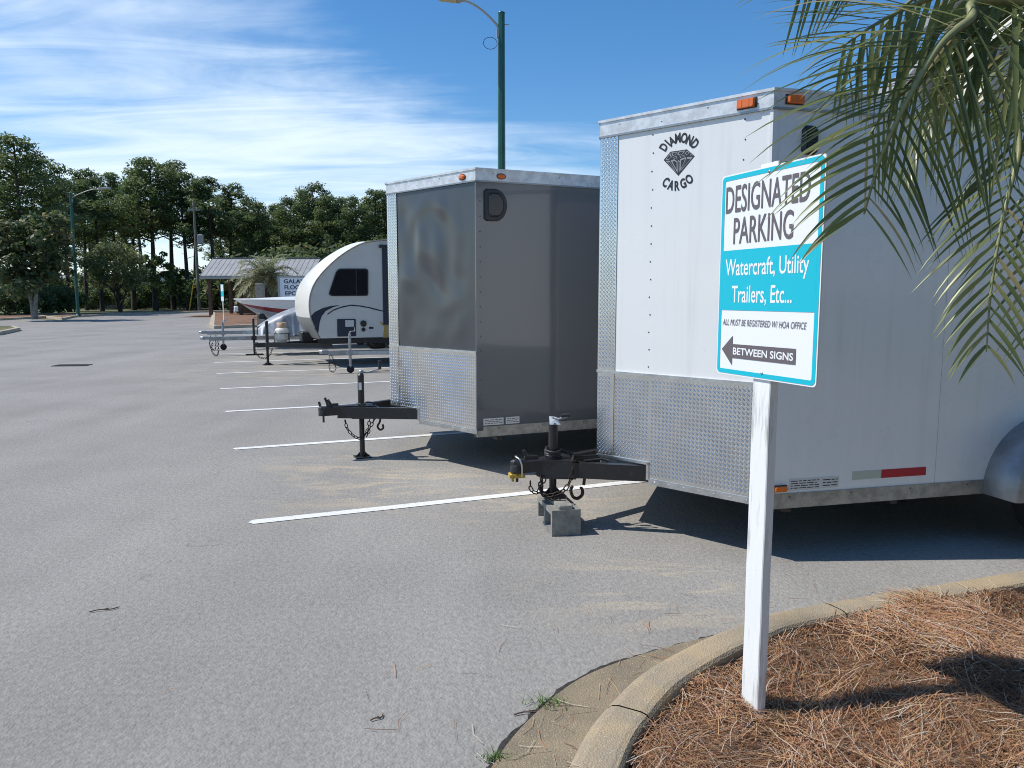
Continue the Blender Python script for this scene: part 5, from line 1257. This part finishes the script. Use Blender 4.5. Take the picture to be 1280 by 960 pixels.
# ------------------------------------------------------------------ vegetation
def leaf_cloud(centers, radii, per, size, flat=0.75, asp=1.0, drop=0.0):
    """numpy quads scattered through clumps; returns V, Q, material index"""
    n = sum(per); c = np.repeat(np.array(centers), per, 0); r = np.repeat(np.array(radii), per)
    d = rng.normal(size=(n, 3)); d /= np.linalg.norm(d, axis=1)[:, None]; rad = rng.uniform(0.25, 1.0, n) ** 0.6
    P = c + d * (rad * r)[:, None] * np.array([1, 1, flat])
    nrm = d * 0.9 + rng.normal(size=(n, 3)) * 0.6 + np.array([-.15, 0, .65]); nrm /= np.linalg.norm(nrm, axis=1)[:, None]
    t = np.cross(nrm, rng.normal(size=(n, 3))); t /= np.linalg.norm(t, axis=1)[:, None]; b = np.cross(nrm, t)
    s = (size * rng.uniform(.6, 1.35, n))[:, None]
    V = np.stack([P - t * s, P - b * s * .5 * asp, P + t * s, P + b * s * .5 * asp], 1).reshape(-1, 3)
    Q = np.arange(4 * n).reshape(n, 4)
    cl_ = np.repeat(rng.integers(0, 4, len(per)), per); mi = np.where(rng.random(n) < .6, cl_, rng.integers(0, 4, n))
    return V, Q, mi
def pine(h, cw, crown_frac, dense, seed, slim=1.0):
    rnd = random.Random(seed); t = bpy.data.objects.new('pine_tree', None); COL.objects.link(t)
    mb = MB(); lean = (rnd.uniform(-.04, .04) * h, rnd.uniform(-.04, .04) * h)
    def axis(z): q = z / h; return np.array([lean[0] * q * q, lean[1] * q * q, z])
    zs = np.linspace(0, h * .97, 9); r0 = h * .0135 * slim
    mb.tube([axis(z) for z in zs], [r0 * (1.15 - .95 * (z / h)) for z in zs], 8)
    cen = []; rad = []; z0 = h * (1 - crown_frac); nl = int(15 * dense) + 8
    for k in range(nl):
        q = (k + rnd.random()) / nl; z = z0 + (h * .99 - z0) * q
        prof = (0.55 + .75 * math.sin(min(1, q * 1.25 + .18) * math.pi)) * (1.0 if q < .8 else 1 - (q - .8) * 2.6)
        az = rnd.uniform(0, 2 * math.pi); ln_ = cw * .5 * max(.12, prof) * rnd.uniform(.55, 1.15)
        base = axis(z - ln_ * .25); tipp = axis(z) + np.array([math.cos(az) * ln_, math.sin(az) * ln_, ln_ * rnd.uniform(.0, .35)])
        mid_ = (base + tipp) / 2 + np.array([0, 0, -ln_ * .06]); mb.tube([base, mid_, tipp], [r0 * .32, r0 * .22, r0 * .08], 5, cap=False)
        m_ = 2 if ln_ > cw * .25 else 1
        for j in range(m_ + 1):
            f_ = 1 - j * .33; cen.append(base + (tipp - base) * f_ + np.array([rnd.uniform(-.4, .4), rnd.uniform(-.4, .4), rnd.uniform(0, .5)])); rad.append(cw * rnd.uniform(.10, .17))
    # dead stubs below the crown
    for k in range(5):
        z = z0 * rnd.uniform(.6, 1); az = rnd.uniform(0, 6.3); l = rnd.uniform(.4, 1.4); b = axis(z); mb.tube([b, b + np.array([math.cos(az) * l, math.sin(az) * l, .3 * l])], [r0 * .2, r0 * .05], 4, cap=False)
    mb.build('trunk', [M_bark], t)
    cen.append(axis(h)); rad.append(cw * .13)
    per = [int(58 * (r / (cw * .13)) ** 1.5) + 18 for r in rad]
    V, Q, mi = leaf_cloud(cen, rad, per, .17, .62, .8); npmesh('crown', V, Q, M_pineL, t, mi)
    return t
def broadleaf(name, h, cw, cz, mats, bark, trunks, n, leaf, seed, cf=.62, asp=1.0, clump=.2, fill=1.0):
    rnd = random.Random(seed); t = bpy.data.objects.new(name, None); COL.objects.link(t); mb = MB(); cen = []; rad = []
    for (dx, dy, r0) in trunks:
        top = np.array([dx * cw * .28, dy * cw * .28, cz]); mb.tube([(dx * .1, dy * .1, 0), (dx * cw * .09, dy * cw * .09, cz * .45), tuple(top)], [r0 * 1.2, r0 * .9, r0 * .5], 8)
        for k in range(6):
            az = rnd.uniform(0, 6.3); l = cw * rnd.uniform(.2, .4); e = top + np.array([math.cos(az) * l, math.sin(az) * l, l * rnd.uniform(.3, 1.1)]); mb.tube([top * .9, (top + e) / 2, e], [r0 * .4, r0 * .28, r0 * .08], 5, cap=False)
    mb.build('trunk', [bark], t)
    hh = (h - cz * cf) / 2; zc = h - hh
    for k in range(n):
        d = np.array([rnd.gauss(0, 1), rnd.gauss(0, 1), rnd.gauss(0, 1)]); d /= np.linalg.norm(d) + 1e-9; q = rnd.uniform(.35, 1.0) ** .5
        lump = .82 + .28 * math.sin(3 * d[0] + 5 * d[2] + seed) * math.cos(4 * d[1] + seed * 2)
        cen.append(np.array([d[0] * cw * .5 * q * lump, d[1] * cw * .5 * q * lump, zc + d[2] * hh * q * lump])); rad.append(cw * clump * rnd.uniform(.5, 1.05))
    per = [int(fill * 55 * rnd.uniform(.7, 1.4)) for _ in rad]
    V, Q, mi = leaf_cloud(cen, rad, per, leaf, .8, asp); npmesh('crown', V, Q, mats, t, mi); return t
def place(o, P, s=1.0, rz=0.0, label=None, cat=None, group=None):
    o.location = (float(P[0]), float(P[1]), float(P[2]) if len(P) > 2 else 0.0); o.scale = (s, s, s); o.rotation_euler = (0, 0, rz); tag(o, label, cat, group); return o

PINES = [pine(16, 6.2, .50, 1.5, 1), pine(16, 5.2, .44, 1.1, 2), pine(16, 6.8, .55, 1.8, 3), pine(16, 4.8, .40, 0.9, 4, .85), pine(16, 7.2, .60, 2.2, 5), pine(16, 5.6, .62, 1.7, 6)]
used = [False] * 6
def next_pine(k):
    if not used[k]: used[k] = True; return PINES[k]
    return copy_tree(PINES[k])
def put_pine(u, vtop, Yd, k, label, group, sx=1.0):
    top = aty(u, vtop, Yd); s = top[2] / 16.0; o = next_pine(k)
    place(o, (top[0], Yd, -.05), s, random.uniform(0, 6.28), label, 'pine tree', group); o.scale = (s * sx, s * sx, s); return o
GP = 'pines along the far edge of the lot'
main = [(18, 176, 62, 4, 'biggest dark pine rising at the left edge above the magnolia', 1.25), (50, 198, 66, 2, 'broad dark pine just right of the biggest one at the left edge', 1.1),
        (185, 205, 84, 0, 'tallest pine of the central clump with bare trunks showing sky', 1.35), (262, 222, 84, 1, 'rounded pine directly behind the utility pole', 1.3),
        (392, 234, 92, 2, 'tall pointed pine rising above the pavilion roof', 1.15), (465, 240, 92, 5, 'pine beside the left edge of the charcoal trailer roof', 1.1)]
for u, v, y, k, lab, sx in main: put_pine(u, v, y, k, lab, GP, sx)
SH = 'tall pine crowded among others in the dark treeline beyond the lot'
row = [(-150, 190, 64, 4, 1.2), (-105, 200, 66, 2, 1.2), (-60, 186, 63, 0, 1.2), (-22, 188, 66, 4, 1.2), (76, 226, 78, 2, 1.2), (98, 216, 84, 3, 1.2), (118, 224, 80, 1, 1.2), (138, 220, 90, 5, 1.1), (158, 213, 86, 1, 1.3), (208, 208, 88, 3, 1.5), (228, 219, 84, 0, 1.2), (283, 234, 88, 3, 1.3), (303, 250, 92, 2, 1.1), (322, 256, 90, 4, 1.0), (343, 258, 96, 5, 1.1), (362, 250, 90, 2, 1.0), (378, 242, 94, 4, 1.0), (412, 248, 90, 5, 1.1), (428, 250, 92, 4, 1.0), (446, 250, 90, 2, 1.1), (482, 242, 94, 4, 1.0), (502, 240, 92, 5, 1.1)]
back_ = [(60, 240, 100, 5, 1.1), (108, 242, 104, 4, 1.1), (150, 236, 108, 3, 1.1), (172, 228, 106, 1, 1.2), (238, 238, 108, 1, 1.1), (275, 246, 104, 5, 1.1), (296, 262, 106, 4, 1.2), (330, 268, 108, 4, 1.3), (352, 264, 108, 5, 1.2), (400, 254, 108, 4, 1.2), (420, 260, 106, 4, 1.2), (455, 256, 108, 5, 1.2), (474, 254, 108, 4, 1.2)]
hidden = [(u, 246 + 8 * math.sin(u), 96 + 6 * math.sin(u * .7), k % 6, 1.15) for k, u in enumerate(range(525, 900, 34))]
for u, v, y, k, sx in row + back_ + hidden: put_pine(u, v, y, k, SH, GP, sx)
# understorey
MAG = broadleaf('magnolia_tree', 7.0, 5.2, 2.3, M_magL, M_pale, [(-.30, .1, .15), (.22, -.05, .14), (.05, .4, .1)], 95, .17, 11, cf=.62, asp=1.1, clump=.15, fill=1.25)
pm = gz(44, 401); place(MAG, (pm[0], pm[1], .1), 1.0 * (aty(46, 262, pm[1])[2] / 7.0), .2, 'rounded magnolia with pale forked trunks and golden flecked leaves', 'tree')
OAK = broadleaf('oak_tree', 6.0, 6.0, 1.9, M_oakL, M_bark, [(-.3, .0, .10), (.3, .2, .10), (.0, -.3, .08), (.1, .5, .09)], 110, .13, 12, cf=.75, clump=.14, fill=1.2)
po_ = gz(136, 392.0); place(OAK, (po_[0], po_[1] + 2, .0), aty(136, 298, po_[1] + 2)[2] / 6.0, 0, 'wide grey green oak standing right of the dark street lamp', 'tree')
YG = broadleaf('young_tree', 5.5, 3.4, 1.8, M_youngL, M_bark, [(0, 0, .08), (.2, .3, .05)], 45, .16, 13, clump=.16, fill=.8)
YP_ = [(193, 312, 80, 'yellow green young tree lit by sun among the central pine trunks'), (222, 330, 86, 'small bright sapling behind the central pine trunks')]
for i, (u, v, y, lab) in enumerate(YP_): o = YG if i == 0 else copy_tree(YG); tp = aty(u, v, y); place(o, (tp[0], y, 0), tp[2] / 5.5, i * 1.3, lab, 'tree', 'young trees under the pines')
SHB = [broadleaf('shrub', 3.0, 4.2, .6, M_shrubL, M_bark, [(0, 0, .06), (.4, .2, .05)], 60, .14, 14, cf=.3, clump=.2), broadleaf('shrub', 3.0, 3.2, .6, M_oakL, M_bark, [(0, 0, .06), (-.4, .2, .05)], 50, .14, 15, cf=.3, clump=.2), broadleaf('shrub', 3.0, 5.0, .6, M_youngL, M_bark, [(0, 0, .06)], 60, .15, 16, cf=.3, clump=.18)]
sh = [(8, 350, 58, 0), (-30, 345, 58, 1), (-70, 340, 60, 0), (70, 352, 66, 0), (92, 362, 78, 0), (20, 340, 70, 0), (58, 338, 76, 1), (110, 366, 88, 1), (165, 368, 90, 0), (212, 360, 94, 2), (232, 352, 92, 1), (244, 345, 88, 0), (262, 340, 84, 0), (275, 330, 82, 0), (290, 322, 80, 1), (305, 318, 82, 0), (325, 310, 84, 0), (345, 308, 86, 1), (362, 306, 84, 0), (380, 302, 86, 0), (398, 300, 88, 1), (416, 302, 86, 0), (436, 300, 88, 0), (456, 300, 86, 1), (476, 300, 88, 0), (500, 300, 88, 0), (252, 372, 98, 2), (180, 376, 104, 2), (205, 374, 106, 2), (104, 336, 96, 1), (128, 344, 98, 0), (152, 340, 96, 1), (172, 350, 94, 2), (200, 346, 100, 1), (248, 338, 100, 2), (118, 352, 90, 0), (34, 352, 62, 0), (60, 356, 64, 1)]
used_s = [False] * 3
for u, v, y, k in sh:
    o = copy_tree(SHB[k]) if used_s[k] else SHB[k]; used_s[k] = True; tp = aty(u, v, y); place(o, (tp[0], y, -.1), tp[2] / 3.0, random.uniform(0, 6.28), ('dense dark shrub filling the foot of the treeline', 'grey green shrub filling the foot of the treeline', 'bright green shrub lit under the pines')[k], 'shrub', ('dark shrubs under the pines', 'grey green shrubs under the pines', 'bright shrubs under the pines')[k])

# oaks and verge added behind the viewpoint to block sky fill on trailer sides
raised('verge', [(2.6, -5.4), (16, -5.4), (16, -15), (2.6, -15)], 0.10, M_grass)
for i, (x, y, h_) in enumerate(((3.6, -8.2, 8.5), (8.6, -7.6, 9.0), (13.2, -8.6, 8.5), (6.0, -11.5, 9.5), (11, -12, 9.5))): place(copy_tree(OAK), (x, y, .08), h_ / 6.0, i * 1.1, 'unseen oak added behind the viewpoint to darken the near sides of the trailers', 'tree', 'unseen oaks added to block sky light')
# palms ---------------------------------------------------------------
def frond(parent, pts, nleaf, Lmax, wmax, droop, vee, seed, taper=1.0, start=.12, rr0=.016, fwd0=.55, face=None, mats=None):
    """pinnate frond: rachis through pts, folded strap leaflets each side"""
    rnd = random.Random(seed); P = catmull(pts, 10); n = len(P); mb = MB()
    mb.tube(P, [rr0 * (1 - .85 * i / (n - 1)) for i in range(n)], 6, m=4)
    seg = np.array([0] + list(np.cumsum([np.linalg.norm(b - a) for a, b in zip(P[:-1], P[1:])]))); tot = seg[-1]
    for k in range(nleaf):
        q = start + (1 - start) * (k + .5) / nleaf; s_ = q * tot; i = min(n - 2, int(np.searchsorted(seg, s_) - 1)); f_ = (s_ - seg[i]) / (seg[i + 1] - seg[i] + 1e-9)
        p = P[i] + (P[i + 1] - P[i]) * f_; t = unit(P[i + 1] - P[i])
        up = np.array([0, 0, 1.]) - t * t[2]; up = unit(up) if np.linalg.norm(up) > .05 else np.array([0, 1., 0])
        if face is not None: up = np.array(face, float); up = unit(up - t * (up @ t))
        side = np.cross(t, up)
        L = Lmax * (math.sin(math.pi * (0.22 + .70 * q)) ** .8) * rnd.uniform(.85, 1.1)
        for sd in (-1, 1):
            fwd = fwd0 + .55 * q + rnd.uniform(-.12, .12)
            d = unit(side * sd * 1.0 + t * fwd + up * (vee + rnd.uniform(-.2, .2)))
            ns = 7; pp = p.copy(); wdl = wmax * rnd.uniform(.75, 1.15); m_ = rnd.choices((0, 1, 2, 3), (5, 3, 4, 1))[0]
            V = []; dr_ = droop * rnd.uniform(.6, 1.5)
            lay = unit(np.cross(d, np.cross(up + side * sd * .2, d)))
            for j in range(ns + 1):
                x = j / ns; wj = wdl * (0.55 + 1.3 * x if x < .3 else .94 * (1 - ((x - .3) / .7) ** 1.6) + .02) * .5
                wv_ = unit(np.cross(d, np.array([0, 0, 1.]) * .6 + up * .6 + side * sd * .3)); nn = np.cross(wv_, d)
                V += [pp - wv_ * wj + nn * wj * .35, pp, pp + wv_ * wj + nn * wj * .35]
                d = unit(d + np.array([0, 0, -1.]) * dr_ * (.35 + x) / ns * 2.2); pp = pp + d * L / ns
            mb.add(V, [(j * 3 + c, j * 3 + c + 1, j * 3 + c + 4, j * 3 + c + 3) for j in range(ns) for c in (0, 1)], m_, True)
    return mb.build('frond', (mats or M_frond) + [M_rach], parent)
def arc_frond(c, az, el, L, sag):
    """control points of a frond leaving c at azimuth az, elevation el, and bending down"""
    pts = [np.array(c, float)]; d = np.array([math.cos(az) * math.cos(el), math.sin(az) * math.cos(el), math.sin(el)]); p = pts[0].copy()
    for k in range(5):
        d = unit(d + np.array([0, 0, -sag * (.3 + .28 * k)])); p = p + d * L / 5; pts.append(p.copy())
    return pts
# large palm at the right edge of the island
PX, PY, PZ = 2.12, 2.15, 2.28
PA = thing('palm_tree', 'arching feather palm overhanging the sign from the right edge', 'palm tree', (PX, PY, .08))
mb = MB(); prof = []
for k in range(40):
    z = (PZ - .08) * k / 39; prof.append((.17 - .03 * k / 39 + (.018 if k % 3 == 0 else 0), z))
mb.lathe(prof, n=18)
for k in range(46):     # old leaf bases
    q = k / 46; az = k * 2.4; z = .5 + q * (PZ - .75); r = .16; o_ = np.array([math.cos(az) * r, math.sin(az) * r, z]); mb.tube([o_, o_ + np.array([math.cos(az) * .06, math.sin(az) * .06, .10]), o_ + np.array([math.cos(az) * .09, math.sin(az) * .09, .2])], [.035, .028, .016], 5)
mb.build('trunk', [M_ptrunk], PA)
def rel(u, v, y): q = aty(u, v, y); return (q[0] - PX, q[1] - PY, q[2] - .08)
c0 = (-.05, -.02, PZ - .1)
CAMW = (.05, -.92, .38)
frond(PA, [c0, rel(1255, 0, 2.0), rel(1212, 25, 1.92), rel(1172, 60, 1.88), rel(1132, 130, 1.86), rel(1100, 200, 1.88), rel(1080, 268, 1.9)], 52, .60, .018, .30, .05, 21, fwd0=.32, face=CAMW)
frond(PA, [c0, rel(1310, -80, 2.1), rel(1220, -120, 2.1), rel(1130, -115, 2.05), rel(1060, -80, 2.0), rel(1000, -20, 2.0)], 44, .55, .011, .12, .0, 22, fwd0=1.25, face=(.3, -.9, .3), rr0=.012)
frond(PA, [c0, rel(1310, 80, 1.95), rel(1272, 200, 1.85), rel(1250, 290, 1.8), rel(1238, 370, 1.78), rel(1233, 440, 1.78)], 46, .34, .015, .25, .12, 23, rr0=.010, face=(-.35, -.9, .2), fwd0=.7)
frond(PA, [c0, rel(1290, 40, 2.2), rel(1225, 85, 2.2), rel(1170, 125, 2.2), rel(1145, 175, 2.2), rel(1130, 225, 2.2)], 24, .38, .012, .85, .0, 24, rr0=.010)
frond(PA, [c0, rel(1270, 10, 2.1), rel(1200, 50, 2.05), rel(1155, 92, 2.0), rel(1110, 135, 1.97), rel(1080, 180, 1.95)], 44, .54, .011, .20, .0, 25, fwd0=1.1, rr0=.012, face=CAMW)
frond(PA, [c0, rel(1345, 100, 2.0), rel(1322, 220, 1.95), rel(1305, 330, 1.9), rel(1295, 420, 1.9)], 36, .36, .016, .35, .1, 26)
frond(PA, [c0, rel(1290, -50, 2.3), rel(1215, -40, 2.35), rel(1140, 0, 2.35), rel(1090, 50, 2.3), rel(1050, 105, 2.25)], 36, .42, .012, .3, .0, 27, fwd0=.8, face=(.2, -.9, .3), rr0=.012)
frond(PA, [c0, rel(1275, -25, 2.1), rel(1205, -15, 2.08), rel(1145, 5, 2.04), rel(1095, 30, 2.0), rel(1050, 60, 1.97)], 36, .58, .018, .14, .0, 28, fwd0=.75, face=CAMW, rr0=.014)
k = 0
for az, el, L, sag in [(x, e, l, s_) for x, e, l, s_ in ((0.2, .5, 1.5, .5), (0.9, .7, 1.5, .45), (-.5, .5, 1.5, .5), (1.6, .8, 1.5, .45), (-1.1, .75, 1.4, .45), (0.5, 1.1, 1.5, .35), (-.2, 1.2, 1.5, .3), (2.2, 1.1, 1.5, .35), (-2.0, 1.25, 1.3, .3), (1.2, .25, 1.4, .5), (-.9, .2, 1.3, .5), (0.1, .1, 1.4, .45))]:
    k += 1; frond(PA, arc_frond(c0, az, el, L, sag), 30, .42, .024, .5, .1, 40 + k)
# bushy palm on the end island
pp_ = aty(334, 400, 46.0); hP = aty(335, 350, pp_[1])[2]
PB2 = thing('palm_tree', 'bushy silver green palm in front of the pavilion', 'palm tree', (pp_[0], pp_[1], .12))
mb = MB(); mb.lathe([(.30, 0), (.26, hP * .5), (.27, hP - .1), (.12, hP)], n=14); mb.build('trunk', [M_ptrunk], PB2)
for k in range(44):
    az = k * 2.399; el = 1.3 - 1.6 * (k / 44); frond(PB2, arc_frond((0, 0, hP - .15), az, el, 2.15 + .3 * math.sin(k * 3), .36), 22, .70, .07, .25, .2, 100 + k, rr0=.03, mats=M_silver)

# weeds in the gutter joint
def tuft(name, label, P, n, h, spread):
    V = []; Q = []
    for k in range(n):
        az = random.uniform(0, 6.28); l = h * random.uniform(.5, 1.1); x = random.gauss(0, spread); y = random.gauss(0, spread * .6); wd = .0022; pb_ = np.array([x, y, 0]); d = np.array([math.cos(az) * .5, math.sin(az) * .5, 1.0]); sx_ = np.array([-math.sin(az), math.cos(az), 0]) * wd
        b0 = len(V)
        for j in range(4):
            q = j / 3; V += [pb_ - sx_ * (1 - q * .85), pb_ + sx_ * (1 - q * .85)]; pb_ = pb_ + unit(d) * l / 3; d = d + np.array([math.cos(az) * .4, math.sin(az) * .4, -.25])
            if j: Q.append((b0 + 2 * j - 2, b0 + 2 * j - 1, b0 + 2 * j + 1, b0 + 2 * j))
    o = mkobj(name, V, Q, M_blade); o.location = (float(P[0]), float(P[1]), .006); return tag(o, label, 'weed', 'weeds in the gutter joint')
tuft('weed_tuft', 'larger green weed tuft growing where asphalt meets the gutter', gz(682, 882), 90, .042, .035)
tuft('weed_tuft', 'smaller green weed tuft by the gutter at the bottom edge', gz(618, 950), 60, .035, .022)
# fallen twigs on the asphalt
def twig(P, az, L, lab):
    mb = MB(); pts = [(-L / 2, 0, .006), (-L / 6, .01 * L * 5, .009), (L / 4, .0, .007), (L / 2, .02, .006)]; mb.tube(catmull(pts, 4), .0028, 5); mb.tube([(0, .01, .008), (L * .16, L * .12, .007)], .0018, 4)
    o = mb.build('twig', [M_wood]); o.location = (float(P[0]), float(P[1]), 0); o.rotation_euler = (0, 0, az); tag(o, lab, 'twig', 'twigs on the asphalt')
twig(gz(472, 900), .5, .055, 'short dark twig lying on the open asphalt near the bottom edge')
twig(gz(130, 764), .35, .13, 'long thin dark twig lying on the left part of the lane')
twig(gz(662, 893), .2, .12, 'thin dead twig lying across the gutter concrete')
